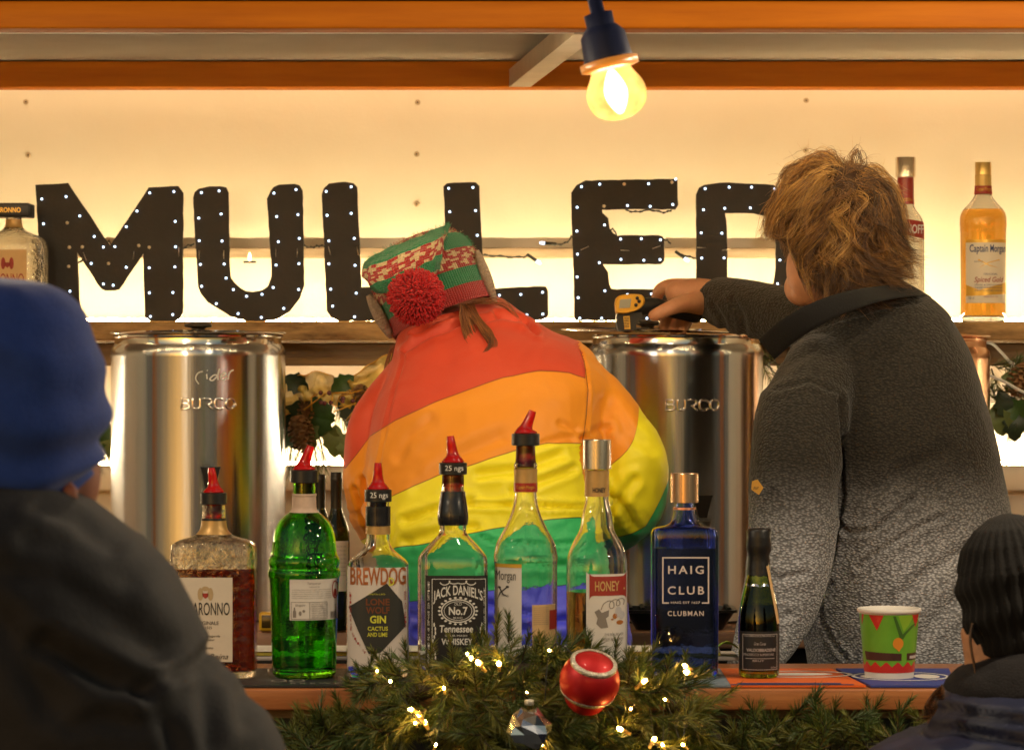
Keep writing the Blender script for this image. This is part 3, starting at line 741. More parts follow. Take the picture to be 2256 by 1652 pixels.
# ================================================================ bottles
class Bottle:
    def __init__(s, name, label, cx, d, z0, secs, gl, wall=.0026, it=2, n=64, group='bottles on the bar', base_t=.008):
        s.cx, s.d, s.s, s.z0 = cx, d, S(d), z0
        s.base = HY + (CZ - z0) / s.s
        s.t = thing(name, label, 'bottle', (P(cx, 0, d).x, d, z0), group)
        raw = [((s.base - py) * s.s, hw * s.s, hw * s.s * r, e) for py, hw, r, e in secs]
        raw[0] = (0.0, *raw[0][1:])
        s.sec = chaikin(raw, it); s.gl = gl; s.wall = wall; s.n = n; s.bt = base_t
        k = MB(); outer = [s.ring(*q) for q in s.sec]
        z, hw, hd, e = s.sec[0]
        outer = [s.ring(z + .0, hw * .8, hd * .8, e), s.ring(z, hw * .93, hd * .93, e), s.ring(z + .0012, hw * .985, hd * .985, e), s.ring(z + .0035, hw, hd, e)] + [s.ring(*q) for q in s.sec if q[0] > .0036]
        inner = [s.ring(q[0], q[1] - wall, q[2] - wall, q[3]) for q in s.sec if q[0] > base_t + .004]
        f = s.sec[1]; zz, hw, hd, e = s.at(base_t + .003)
        inner = [s.ring(base_t + .001, (hw - wall) * .9, (hd - wall) * .9, e), s.ring(base_t + .003, hw - wall, hd - wall, e)] + inner
        allr = outer + list(reversed(inner))
        k.rings(allr, True)
        s.glass = k.build('glass', gl, s.t, angle=60)
    def ring(s, z, hw, hd, e):
        return [Vector((hw * sgnpow(math.cos(2 * PI * j / s.n), 2 / e), hd * sgnpow(math.sin(2 * PI * j / s.n), 2 / e), z)) for j in range(s.n)]
    def at(s, z):
        if z <= s.sec[0][0]: return s.sec[0]
        for a, b in zip(s.sec[:-1], s.sec[1:]):
            if a[0] <= z <= b[0]:
                t = (z - a[0]) / max(b[0] - a[0], 1e-9); return tuple(lerp(p, q, t) for p, q in zip(a, b))
        return s.sec[-1]
    def liquid(s, py, mat):
        zt = (s.base - py) * s.s; k = MB(); z0 = s.bt + .0012
        zs = [z0 + .002] + [q[0] for q in s.sec if z0 + .004 < q[0] < zt - .001] + [zt]
        o = .00035
        rg = []
        for z in zs:
            _, hw, hd, e = s.at(z); rg.append(s.ring(z, hw - s.wall + o, hd - s.wall + o, e))
        _, hw, hd, e = s.at(z0 + .002)
        rg = [s.ring(z0, (hw - s.wall) * .9, (hd - s.wall) * .9, e)] + rg
        k.rings(rg, True); k.build('liquid', mat, s.t, angle=60)
    def x(s, px): return (px - s.cx) * s.s
    def z(s, py): return (s.base - py) * s.s
    def surf(s, off):
        def f(a, z):
            _, hw, hd, e = s.at(z); hw += off; hd += off
            u = min(abs(a / hw), .995)
            return (max(-hw * .995, min(hw * .995, a)), -hd * (1 - u ** e) ** (1 / e), z)
        return f
    def pxloop(s, lp): return [(s.x(a), s.z(b)) for a, b in lp]
    def label(s, loops, mat, off=.0004, name='label', parent=None, ml=.006):
        k = MB(); k.patch([s.pxloop(l) for l in loops], s.surf(off), ml)
        return k.build(name, mat, parent or s.t)
    def text(s, mb, body, x0, x1, y0, y1, off=.0009, **k):
        put_text(mb, body, s.x(x0), s.x(x1), s.z(y1), s.z(y0), s.surf(off), **k)
    def ink(s, mb, loops, off=.0008, ml=.006): mb.patch([s.pxloop(l) for l in loops], s.surf(off), ml)
    def wrap(s, py0, py1, mat, name='neck_wrap', off=.0006, parent=None):
        za, zb_ = s.z(py1), s.z(py0); k = MB(); rg = []
        N = 14
        for i in range(N + 1):
            z = lerp(za, zb_, i / N); _, hw, hd, e = s.at(z); rg.append(s.ring(z, hw + off, hd + off, e))
        rg = [s.ring(za, s.at(za)[1] - .0003, s.at(za)[2] - .0003, 2)] + rg + [s.ring(zb_, s.at(zb_)[1] - .0003, s.at(zb_)[2] - .0003, 2)]
        k.rings(rg, False); return k.build(name, mat, parent or s.t, angle=50)
    def pourer(s, cy0, cy1, tip, half, text=None, lean=0.0):
        """measuring spout: black collar cy0..cy1, red spout curving to tip (px, py)"""
        za, zb_ = s.z(cy1), s.z(cy0); r = half * s.s
        root = MB(); root.lathe([(r * .62, za - .030), (r * .62, za)], 24); root.build('pour_cork', m_red_plastic, s.t)
        k = MB(); k.lathe([(r * .9, za), (r, za + .0006), (r, zb_ - .0008), (r * .93, zb_), (r * .5, zb_ + .0005)], 40); col = k.build('spout_collar', m_black_plastic, s.t, angle=40)
        if text:
            q = MB(); pl = lambda a, z: (a, -math.sqrt(max((r + .0004) ** 2 - a * a, 1e-9)), z)
            put_text(q, text, -r * .55, r * .75, lerp(za, zb_, .22), lerp(za, zb_, .80), pl); q.build('lettering', m_white_print, col, smooth=False)
        tx, tz = s.x(tip[0]), s.z(tip[1]); h = tz - zb_
        path = [(0, 0, zb_), (0, 0, zb_ + h * .12), (tx * .10, 0, zb_ + h * .28), (tx * .38, -.001, zb_ + h * .52), (tx * .72, -.002, zb_ + h * .78), (tx, -.002, tz)]
        rad = [r * .78, r * .70, r * .46, r * .36, r * .31, r * .25]
        q = spline([(*p, w_) for p, w_ in zip(path, rad)], 4)
        k = MB(); k.tube([p[:3] for p in q], [p[3] for p in q], 20); 
        k.build('pour_spout', m_red_plastic, s.t, angle=60)
        ring = MB(); ring.lathe([(r * .80, zb_ + .0004), (r * .82, zb_ + .002), (r * .6, zb_ + .005)], 28); ring.build('spout_skirt', m_red_plastic, s.t)
    def cap(s, py0, py1, half, mat=None):
        za, zb_ = s.z(py1), s.z(py0); r = half * s.s; k = MB()
        k.lathe([(r * .9, za), (r, za + .0005), (r, zb_ - .0008), (r * .97, zb_), (.0005, zb_ + .0002)], 48); return k.build('cap', mat or m_cap_steel, s.t, angle=35)

D4 = 4.62
ZR = ZC + .0032
def crest(b, mb, cx, cy, h):
    b.ink(mb, [[(cx - h * .35, cy - h * .1), (cx + h * .35, cy - h * .1), (cx + h * .3, cy + h * .25), (cx, cy + h * .5), (cx - h * .3, cy + h * .25)]])

# 1 amber square bottle
B = Bottle('liqueur_bottle', 'square hammered glass bottle of amber liqueur with red pour spout', 471, D4, ZR,
    [(1495, 92, .62, 7), (1485, 94, .62, 7), (1300, 94, .62, 7), (1215, 94, .62, 7), (1196, 90, .62, 6), (1187, 70, .66, 4.5), (1180, 42, .8, 3), (1168, 29, 1, 2), (1150, 26, 1, 2), (1112, 25, 1, 2)], m_glass_ham, wall=.004, group=None)
B.liquid(1250, m_liq_amber)
lab = B.label([rectp(398, 517, 1452, 1268)], m_label_cream)
k = MB(); B.text(k, 'DISARONNO', 405, 511, 1322, 1350); B.text(k, 'ORIGINALE', 433, 487, 1363, 1371); B.text(k, 'SINCE 1525', 433, 472, 1374, 1380)
B.text(k, 'sapore e leggenda', 434, 490, 1393, 1399); B.text(k, 'italian liqueur', 434, 478, 1401, 1407); B.text(k, 'Saronno', 445, 475, 1418, 1424, shear=.3)
B.text(k, 'Reina', 466, 508, 1434, 1446, shear=.4)
k.build('lettering', m_ink, lab, smooth=False)
k = MB(); crest(B, k, 458, 1304, 20); k.build('crest', m_ink_red, lab, smooth=False)
k = MB(); B.ink(k, [oval(447, 1304, 6, 14)]); B.ink(k, [oval(469, 1304, 6, 14)]); B.ink(k, [oval(458, 1292, 8, 5)]); k.build('crest_wings', M('faded gold print', (.42, .30, .16), .6), lab, smooth=False)
B.wrap(1176, 1146, m_wrap_gold, off=.0008); B.wrap(1146, 1141, m_black_plastic, 'neck_ring', .0012)
B.pourer(1085, 1110, (466, 1030), 29)

# 2 green gin bottle, its back label showing
B = Bottle('gin_bottle', 'bright green ribbed glass gin bottle with back label and red spout', 670, D4, ZR,
    [(1492, 66, 1, 2), (1484, 70, 1, 2), (1450, 71, 1, 2), (1275, 76, 1, 2), (1268, 80, 1, 2), (1256, 80, 1, 2), (1250, 75, 1, 2), (1240, 79, 1, 2), (1228, 78, 1, 2), (1222, 72, 1, 2), (1180, 69, 1, 2.0), (1150, 58, 1, 2), (1132, 38, 1, 2), (1124, 26, 1, 2), (1110, 25, 1, 2), (1064, 24, 1, 2)], m_glass_green, wall=.003, group=None)
B.liquid(1405, m_liq_green)
lab = B.label([rectp(643, 744, 1360, 1271)], m_label_white)
k = MB()
B.text(k, 'Tanqueray', 682, 711, 1277, 1283, shear=.2); B.text(k, 'LONDON DRY GIN', 686, 708, 1286, 1289)
for i in range(5): B.text(k, ['a perfectly balanced gin made with botanicals', 'juniper and coriander distilled four times', 'angelica and liquorice in the old copper', 'still and bottled at full strength today', 'enjoy with tonic and a wedge of lime'][i], 648, 732, 1292 + i * 4.6, 1295 + i * 4.6)
B.text(k, 'ENJOY', 656, 678, 1325, 1331)
for i in range(7): B.text(k, ['ALCOHOL 43.1%', 'RESPONSIBLY', 'DRINKAWARE', 'PRODUCT OF', 'GREAT BRITAIN', 'CONTAINS', 'IMPORTED BY'][i], 691, 721, 1323 + i * 5, 1326.5 + i * 5)
def frame(b, mb, x0, x1, y0, y1, w_):
    for lp in (rectp(x0, x1, y0 + w_, y0), rectp(x0, x1, y1, y1 - w_), rectp(x0, x0 + w_, y1 - w_, y0 + w_), rectp(x1 - w_, x1, y1 - w_, y0 + w_)): b.ink(mb, [lp])
frame(B, k, 646, 724, 1320, 1360 - 2, 1); B.ink(k, [rectp(686.5, 687.5, 1357, 1321)])
B.ink(k, [[(650, 1354), (657, 1354), (657, 1341), (655, 1337), (655, 1332), (652, 1332), (652, 1337), (650, 1341)]]); B.ink(k, [oval(666, 1345, 3, 5)]); B.ink(k, [oval(674, 1340, 3, 3)])
for i in range(7): B.ink(k, [rectp(731 + i * 1.6, 731.8 + i * 1.6, 1358, 1342)])
k.build('lettering', m_ink_grey, lab, smooth=False)
k = MB(); B.ink(k, [oval(740, 1295, 6, 20), oval(740, 1295, 4.6, 17)]); B.ink(k, [oval(740, 1302, 3, 9)]); k.build('seal_print', m_ink_red, lab, smooth=False)
B.wrap(1128, 1093, m_wrap_pale, off=.001); B.wrap(1092, 1087, m_wrap_pale, 'neck_ring', .0018)
B.pourer(1035, 1063, (685, 982), 31)

# 3 cactus and lime gin
B = Bottle('gin_bottle', 'clear gin bottle with white label and dark diamond, black capped spout', 833, D4, ZR,
    [(1495, 66, .95, 3.2), (1487, 69, .95, 3.2), (1300, 69.5, .95, 3.2), (1250, 69.5, .95, 3.2), (1238, 67, .95, 3), (1222, 48, .97, 2.4), (1208, 32, 1, 2), (1196, 27, 1, 2), (1178, 25.5, 1, 2), (1105, 25.5, 1, 2)], m_glass, group=None)
B.liquid(1418, m_liq_clear)
lab = B.label([roundrect(767, 901, 1462, 1246, 8)], M('blush white label', (.62, .55, .50), .6, var=.04, vscale=20), ml=.007)
k = MB(); B.text(k, 'BREWDOG', 774, 896, 1245, 1284, bold=.02); k.build('lettering', m_ink_copper, lab, smooth=False)
k = MB(); B.ink(k, [[(770, 1332), (855, 1280), (888, 1320), (896, 1374), (840, 1432), (815, 1434), (790, 1380)]], ml=.005); dm = k.build('diamond_print', M('charcoal print', (.028, .028, .024), .55), lab)
k = MB(); B.text(k, 'LONE', 809, 861, 1313, 1328, off=.0013, bold=.03); B.text(k, 'WOLF', 809, 861, 1331, 1346, off=.0013, bold=.03); k.build('copper_lettering', M('rust print', (.16, .045, .014), .55), lab, smooth=False)
k = MB(); B.text(k, 'GIN', 818, 853, 1350, 1367, off=.0013, bold=.03); B.text(k, 'CACTUS', 813, 857, 1374, 1383, off=.0013, bold=.02); B.text(k, 'AND LIME', 812, 856, 1387, 1396, off=.0013, bold=.02)
k.build('yellow_lettering', m_ink_yellow, lab, smooth=False)
k = MB(); B.text(k, 'D', 859, 871, 1267, 1285, off=.0013, bold=.02); k.build('yellow_letter', m_ink_yellow, lab, smooth=False)
k = MB(); B.text(k, 'DISTILLED', 815, 851, 1302, 1305, off=.0013); k.build('small_yellow_lettering', m_ink_yellow, lab, smooth=False)
k = MB()
for i, ch in enumerate('DISTILLED FOR THE SPIRIT OF'):
    if ch != ' ':
        a = i / 26; px = 772 + 3 * a + (30 * max(0, (a - .62) / .38) ** 1.3 if a > .62 else 0); py = 1300 + 128 * a
        B.text(k, ch, px, px + 4, py, py + 5)
for i, ch in enumerate('BEER AND SPIRITS'):
    if ch != ' ': B.text(k, ch, 893, 897, 1298 + i * 5, 1302 + i * 5)
k.build('small_lettering', m_ink_red, lab, smooth=False)
B.wrap(1157, 1115, m_wrap_black, 'neck_capsule', .0015); B.wrap(1176, 1158, m_wrap_gold, off=.001)
B.pourer(1078, 1105, (833, 1019), 30, '25 ngs')

# 4 square whiskey bottle, black label
B = Bottle('whiskey_bottle', 'square shouldered clear whiskey bottle with black and white label', 998, D4, ZR,
    [(1495, 74, .85, 6), (1487, 77, .85, 6), (1300, 77.5, .85, 6), (1232, 77.5, .85, 6), (1222, 74, .85, 5), (1202, 56, .88, 3.6), (1182, 37, .95, 2.4), (1174, 30, 1, 2), (1160, 29, 1, 2), (1140, 33, 1, 2), (1115, 30, 1, 2), (1085, 25, 1, 2), (1046, 24, 1, 2)], m_glass, wall=.0035, group=None)
B.liquid(1428, m_liq_clear)
lab = B.label([roundrect(939, 1075, 1470, 1263, 4)], m_label_black, ml=.008)
k = MB()
arch = lambda a, b_, u, v: (a, b_ - .0085 * (2 * u - 1) ** 2)
B.text(k, "JACK DANIEL'S", 956, 1064, 1283, 1312, bold=.015, warp=arch)
def ring_px(cx, cy, rx, ry, w_): return [oval(cx, cy, rx, ry, 36), oval(cx, cy, rx - w_, ry - w_, 36)]
B.ink(k, ring_px(1010, 1340, 37, 26, 2.5)); B.ink(k, ring_px(1010, 1340, 31, 21, 1.2))
for i in range(22):
    a = 2 * PI * i / 22; B.ink(k, [oval(1010 + 41 * math.cos(a), 1340 + 29 * math.sin(a), 3.2, 2.2, 10)])
B.text(k, 'OLD', 1002, 1018, 1322, 1328); B.text(k, 'No.7', 990, 1031, 1331, 1349, bold=.025); B.text(k, 'BRAND', 1000, 1020, 1353, 1357)
B.text(k, 'Tennessee', 970, 1043, 1371, 1387, bold=.02, shear=.12); B.text(k, 'SOUR MASH', 982, 1030, 1392, 1396); B.text(k, 'WHISKEY', 974, 1042, 1400, 1414, bold=.02)
frame(B, k, 953, 1071, 1270, 1466, 1.2)
for i, ch in enumerate('DISTILLED AND BOTTLED BY THE DISTILLERY'):
    if ch != ' ':
        B.text(k, ch, 944, 948, 1276 + i * 4.6, 1279.6 + i * 4.6); B.text(k, ch, 1066, 1069, 1290 + i * 4.4, 1293.4 + i * 4.4)
def scroll(cx, cy, sx_):
    q = [(cx + sx_ * (30 - 30 * t + 5 * math.cos(9 * t)), cy + 6 * math.sin(9 * t) * (1 - t * .6)) for t in [i / 22 for i in range(23)]]
    for a, bb in zip(q[:-1], q[1:]):
        dx, dy = bb[0] - a[0], bb[1] - a[1]; l = math.hypot(dx, dy) or 1; nx, ny = -dy / l, dx / l
        B.ink(k, [[(a[0] + nx, a[1] + ny), (bb[0] + nx, bb[1] + ny), (bb[0] - nx, bb[1] - ny), (a[0] - nx, a[1] - ny)]], ml=.02)
scroll(1006, 1278, -1); scroll(1014, 1278, 1)
for sx_ in (-1, 1):
    for t_ in range(9): B.ink(k, [oval(1010 + sx_ * (52 - 3 * math.sin(t_)), 1370 + t_ * 9, 1.6, 5, 8)])
k.build('lettering', m_white_print, lab, smooth=False)
B.wrap(1156, 1082, m_wrap_black, 'neck_capsule', .0012)
B.pourer(1019, 1045, (992, 960), 31, '25 ngs')

# 5 nearly empty tall rum bottle turned aside
B = Bottle('rum_bottle', 'tall round clear bottle, nearly empty, label turned to the left, tilted spout', 1158, D4, ZR,
    [(1495, 66, 1, 2), (1487, 69, 1, 2), (1300, 69.5, 1, 2), (1238, 69.5, 1, 2), (1234, 71, 1, 2), (1222, 70.5, 1, 2), (1216, 69, 1, 2), (1195, 65, 1, 2), (1165, 47, 1, 2), (1130, 32, 1, 2), (1105, 26, 1, 2), (1085, 24, 1, 2), (1032, 24, 1, 2), (1028, 26, 1, 2), (1022, 26, 1, 2), (1018, 22, 1, 2), (982, 21, 1, 2)], m_glass, group=None)
B.liquid(1462, m_liq_gold)
lab = B.label([rectp(1091, 1149, 1462, 1242)], m_label_white, ml=.005)
k = MB(); B.ink(k, [rectp(1091, 1149, 1246, 1238)], off=.0009); k.build('gold_band', m_ink_gold, lab, smooth=False)
k = MB(); B.text(k, 'Morgan', 1092, 1136, 1253, 1280, bold=.0); B.text(k, 'ORIGINAL', 1105, 1121, 1305, 1309)
def sabre(b, mb, x0, y0, x1, y1, w_=1.5):
    dx, dy = x1 - x0, y1 - y0; l = math.hypot(dx, dy); nx, ny = -dy / l * w_, dx / l * w_
    m_ = (lerp(x0, x1, .5) + ny * 0 + nx * 3, lerp(y0, y1, .5) + ny * 3)
    b.ink(mb, [[(x0 + nx, y0 + ny), (m_[0] + nx, m_[1] + ny), (x1, y1), (m_[0] - nx, m_[1] - ny), (x0 - nx, y0 - ny)]]); b.ink(mb, [oval(x0, y0, w_ * 2.4, w_ * 1.8, 10)])
sabre(B, k, 1100, 1290, 1122, 1312); sabre(B, k, 1118, 1288, 1094, 1320)
k.build('lettering', m_ink, lab, smooth=False)
lab2 = B.label([rectp(1172, 1223, 1430, 1327)], m_label_tan, name='back_label', ml=.006)
k = MB()
for i in range(9): B.text(k, 'spiced spirit drink aged', 1175, 1208, 1332 + i * 4.5, 1335 + i * 4.5)
k.build('lettering', m_ink_grey, lab2, smooth=False)
k = MB(); B.ink(k, [rectp(1210, 1226, 1382, 1340)]); k.build('red_block', m_ink_red, lab2, smooth=False)
B.wrap(1082, 1032, m_wrap_gold, off=.0009); wr = B.wrap(1083, 1063, m_wrap_red, 'red_neck_band', .0013)
k = MB(); B.text(k, 'Captain Morgan', 1138, 1178, 1068, 1078, off=.0018); k.build('lettering', m_ink_gold, wr, smooth=False)
B.pourer(955, 981, (1174, 905), 31, None)

# 6 honey whiskey with steel cap
B = Bottle('whiskey_bottle', 'bulb necked clear bottle with red banner label and steel cap', 1315, D4, ZR,
    [(1495, 64, 1, 2.1), (1487, 67, 1, 2.1), (1400, 67.5, 1, 2.1), (1250, 68, 1, 2.1), (1225, 66, 1, 2.0), (1200, 56, 1, 2), (1180, 45, 1, 2), (1165, 37, 1, 2), (1148, 35, 1, 2), (1130, 33, 1, 2), (1112, 28, 1, 2), (1095, 25.5, 1, 2), (1034, 25.5, 1, 2)], m_glass, wall=.003, group=None)
B.liquid(1301, m_liq_honey)
lab = B.label([roundrect(1290, 1381, 1470, 1260, 8)], m_label_white, ml=.005)
k = MB(); B.ink(k, [roundrect(1297, 1379, 1307, 1265, 10)], off=.0008, ml=.005); bn = k.build('red_banner', m_ink_red, lab)
k = MB(); B.text(k, 'HONEY', 1309, 1363, 1275, 1297, off=.0013, bold=.02); B.text(k, '.', 1372, 1376, 1290, 1295, off=.0013)
k.build('lettering', M('gold text print', (.55, .33, .12), .5), lab, smooth=False)
k = MB()
q = [(1322, 1338), (1328, 1325), (1340, 1318), (1350, 1322), (1350, 1333), (1342, 1334), (1342, 1322), (1352, 1316), (1362, 1318), (1364, 1327), (1357, 1329), (1358, 1318), (1368, 1314), (1374, 1318), (1372, 1328)]
q = spline([tuple(map(float, p)) for p in q], 4)
for a, bb in zip(q[:-1], q[1:]):
    dx, dy = bb[0] - a[0], bb[1] - a[1]; l = math.hypot(dx, dy) or 1; nx, ny = -dy / l * .9, dx / l * .9
    B.ink(k, [[(a[0] + nx, a[1] + ny), (bb[0] + nx, bb[1] + ny), (bb[0] - nx, bb[1] - ny), (a[0] - nx, a[1] - ny)]], ml=.02)
B.ink(k, [[(1308, 1342), (1318, 1336), (1324, 1344), (1340, 1338), (1339, 1352), (1333, 1356), (1338, 1376), (1322, 1378), (1312, 1368), (1315, 1356)]])
B.text(k, 'THE REAL BIT OF', 1330, 1372, 1389, 1394); B.text(k, 'WHISKEY AND HONEY', 1322, 1372, 1399, 1406)
k.build('vine_print', m_ink_grey, lab, smooth=False)
k = MB(); B.ink(k, [oval(1353, 1352, 5, 6, 12)]); B.ink(k, [oval(1364, 1366, 8, 5, 12)]); B.ink(k, [oval(1347, 1359, 3, 2, 8)]); k.build('bee_print', M('rust bee print', (.38, .13, .02), .6), lab, smooth=False)
k = MB(); B.ink(k, [oval(1361, 1343, 8, 12, 14)]); B.ink(k, [oval(1368, 1350, 7, 9, 14)]); k.build('wing_print', M('pale grey print', (.48, .46, .47), .6), lab, smooth=False)
wr = B.wrap(1093, 1036, m_wrap_gold, off=.0008)
k = MB(); B.text(k, 'HONEY', 1305, 1334, 1073, 1084, off=.0014, bold=.03); k.build('lettering', m_ink, wr, smooth=False)
B.cap(968, 1033, 31)

# 7 cobalt blue rectangular bottle
B = Bottle('whisky_bottle', 'rectangular cobalt blue bottle with white lettering and copper cap', 1508, D4, ZR,
    [(1495, 69, .55, 9), (1488, 73, .55, 9), (1300, 73.5, .55, 9), (1185, 74, .55, 9), (1170, 73, .55, 8), (1162, 66, .58, 6), (1158, 40, .8, 3), (1150, 29, 1, 2), (1138, 26, 1, 2), (1125, 23, 1, 2), (1106, 21, 1, 2)], m_glass_blue, wall=.0045, group=None)
B.liquid(1206, M('pale whisky', (.82, .80, .38), 0, trans=1, ior=1.37))
k = MB()
B.text(k, 'HAIG', 1470, 1548, 1243, 1261, bold=.015, space=1.35); B.text(k, 'CLUB', 1469, 1549, 1288, 1306, bold=.015, space=1.35)
B.text(k, 'HAIG EST 1627', 1476, 1540, 1321, 1326, bold=.01); B.text(k, 'CLUBMAN', 1469, 1548, 1342, 1353, bold=.015, space=1.25)
for lp in (rectp(1457, 1560, 1227, 1224), rectp(1457, 1460, 1324, 1227), rectp(1557, 1560, 1324, 1227), rectp(1457, 1472, 1326, 1323), rectp(1544, 1560, 1326, 1323)): B.ink(k, [lp], off=.0006)
k.build('lettering', M('rosy white print', (.62, .52, .49), .6), B.t, smooth=False)
B.wrap(1122, 1117, M('copper ring', (.60, .25, .15), .3, metal=1), 'neck_ring', .0016)
B.cap(1042, 1107, 31, M('copper cap', (.74, .50, .33), .26, metal=1, rvar=.08, vscale=9, stretch=(60, 60, 1)))

# 8 small sparkling wine bottle
B = Bottle('wine_bottle', 'small dark sparkling wine bottle with black foil and black label', 1672, D4, ZR,
    [(1497, 42, 1, 2), (1490, 45, 1, 2), (1400, 45.5, 1, 2), (1360, 45, 1, 2), (1330, 41, 1, 2), (1290, 31, 1, 2), (1260, 25, 1, 2), (1235, 22, 1, 2), (1180, 20, 1, 2)], m_glass_olive, wall=.003, group=None)
B.liquid(1330, m_liq_wine)
k = MB(); s = B.s
pr = [(26.5, 1268), (25, 1240), (23, 1222), (27, 1212), (28, 1200), (27, 1185), (27.5, 1170), (25, 1164), (.5, 1162)]
rg = []
for r, py in pr:
    rg.append([Vector((r * s * (1 + .035 * noise.noise((math.cos(a) * 3, math.sin(a) * 3, py * .1))) * math.cos(a), r * s * math.sin(a), B.z(py) + (.002 * math.sin(a * 9) if py == 1268 else 0))) for a in [2 * PI * j / 40 for j in range(40)]])
k.rings(rg, False); k.build('foil_hood', m_foil_black, B.t)
k = MB(); rg = []
for r, py in ((31.5, 1292), (28.5, 1280), (26, 1266)):
    rg.append([Vector((r * s * math.cos(a), r * s * math.sin(a), B.z(py) + (.0025 * abs(math.sin(a * 4)) if py == 1292 else 0))) for a in [2 * PI * j / 48 for j in range(48)]])
k.rings(rg, False); k.build('silver_neck_foil', m_foil_silver, B.t)
k = MB(); B.ink(k, [[(1674 + 12, 1240), (1674 + 18, 1240), (1674 + 42, 1370), (1674 + 36, 1372)]], off=.0012, ml=.004); k.build('paper_seal', m_label_tan, B.t)
lab = B.label([rectp(1628, 1716, 1473, 1387)], m_label_black, ml=.005)
k = MB(); frame(B, k, 1634, 1710, 1393, 1471, 1)
B.text(k, 'VALDOBBIADENE SUPERIORE DOCG', 1637, 1704, 1394.5, 1398.5); B.text(k, 'Gran Cuvee', 1658, 1684, 1410, 1417, shear=.3); B.text(k, 'VALDOBBIADENE', 1642, 1706, 1424, 1431, bold=.02); B.text(k, 'PROSECCO SUPERIORE', 1636, 1702, 1435, 1440); B.text(k, 'BRUT', 1655, 1680, 1449, 1453); B.text(k, '200ml', 1695, 1708, 1464, 1468)
B.ink(k, [rectp(1640, 1704, 1446.6, 1445.6)])
k.build('lettering', M('silver print', (.42, .38, .36), .5), lab, smooth=False)

# 9 shelf bottles
DS = 6.2
B = Bottle('liqueur_bottle', 'square clear liqueur bottle with black cap on the shelf left of the letters', 30, DS, ZSH + .001,
    [(707, 70, .9, 6), (702, 72, .9, 6), (600, 72, .9, 6), (540, 72, .9, 6), (525, 66, .9, 5), (514, 40, .95, 3), (505, 22, 1, 2), (495, 17, 1, 2), (480, 17, 1, 2)], m_glass_ham, wall=.004, group='bottles on the shelf')
B.liquid(690, m_liq_clear)
lab = B.label([rectp(-40, 68, 700, 552)], m_label_tan, ml=.01)
k = MB(); crest(B, k, 26, 582, 20); B.ink(k, [oval(17, 582, 5, 13)]); B.ink(k, [oval(35, 582, 5, 13)]); B.text(k, 'DISARONNO', -34, 62, 604, 628); k.build('crest', m_ink_red, lab, smooth=False)
B.wrap(502, 484, m_wrap_gold)
k = MB(); k.box(B.x(-22), B.x(70), -.036, .040, B.z(480), B.z(449), bev=.0025); cp = k.build('cap', m_black_plastic, B.t)
k = MB(); put_text(k, 'DISARONNO', B.x(-18), B.x(52), B.z(470), B.z(459), lambda a, z: (a, -.0364, z), bold=.02); k.build('lettering', m_ink_gold, cp, smooth=False)

B = Bottle('vodka_bottle', 'clear vodka bottle with steel cap and red neck half hidden by hair', 1995, DS, ZSH + .001,
    [(707, 40, 1, 2), (702, 41.5, 1, 2), (520, 41.5, 1, 2), (495, 41, 1, 2), (478, 35, 1, 2), (462, 22, 1, 2), (450, 17.5, 1, 2), (390, 17, 1, 2)], m_glass, group='bottles on the shelf')
B.liquid(640, m_liq_clear)
lab = B.label([[(1956, 492), (1995, 484), (2034, 490), (2035, 528), (1995, 520), (1955, 528)]], m_ink_red, ml=.008)
k = MB(); B.text(k, 'SMIRNOFF', 1958, 2032, 496, 516, off=.0014, bold=.015); k.build('lettering', m_white_print, lab, smooth=False)
wr = B.wrap(450, 392, m_wrap_red, 'red_neck_wrap', .0008)
k = MB(); B.text(k, "WORLD'S No.1", 1980, 2010, 437, 444, off=.0014); k.build('lettering', m_ink_gold, wr, smooth=False)
B.cap(347, 391, 22)

B = Bottle('rum_bottle', 'full bottle of golden spiced rum with gold cap at the right end of the shelf', 2166, DS, ZSH + .001,
    [(707, 47, 1, 2), (702, 49, 1, 2), (690, 50, 1, 2), (660, 50, 1, 2), (505, 50, 1, 2), (498, 51.5, 1, 2), (478, 51, 1, 2), (465, 47, 1, 2), (447, 30, 1, 2), (435, 21, 1, 2), (425, 17.5, 1, 2), (385, 17, 1, 2)], m_glass, group='bottles on the shelf')
B.liquid(462, m_liq_gold)
lab = B.label([rectp(2124, 2214, 668, 534)], M('warm white label', (.74, .66, .52), .65), ml=.006)
k = MB(); B.ink(k, [rectp(2124, 2214, 536, 529)], ml=.006); k.build('gold_band', m_ink_gold, lab)
k = MB(); B.ink(k, [[(2124, 653), (2124, 628), (2150, 640), (2214, 622), (2214, 648), (2160, 652)]], off=.0006, ml=.006); k.build('gold_swash', m_ink_gold, lab)
k = MB(); 
B.text(k, 'Captain Morgan', 2131, 2212, 540, 562, bold=.012); B.text(k, 'GENUINE', 2140, 2158, 576, 579); B.text(k, 'ORIGINAL', 2160, 2192, 603, 607)
for i, w_ in enumerate(('SPICED & SMOOTH RUM', 'CARIBBEAN RUM WITH SPICE', 'AND OTHER NATURAL FLAVOURS')): B.text(k, w_, 2141, 2203, 627 + i * 6, 630.5 + i * 6)
B.text(k, '70 cl', 2128, 2140, 655, 660); k.build('lettering', m_ink_blue, lab, smooth=False)
k = MB(); sabre(B, k, 2150, 574, 2196, 592, 1); sabre(B, k, 2194, 574, 2148, 592, 1); k.build('crossed_blades', m_ink_gold, lab, smooth=False)
k = MB(); B.text(k, 'Spiced Gold', 2140, 2206, 611, 626, shear=.3, bold=.01); B.text(k, 'PRODUCED BY THE', 2160, 2192, 653, 656); k.build('red_lettering', m_ink_red, lab, smooth=False)
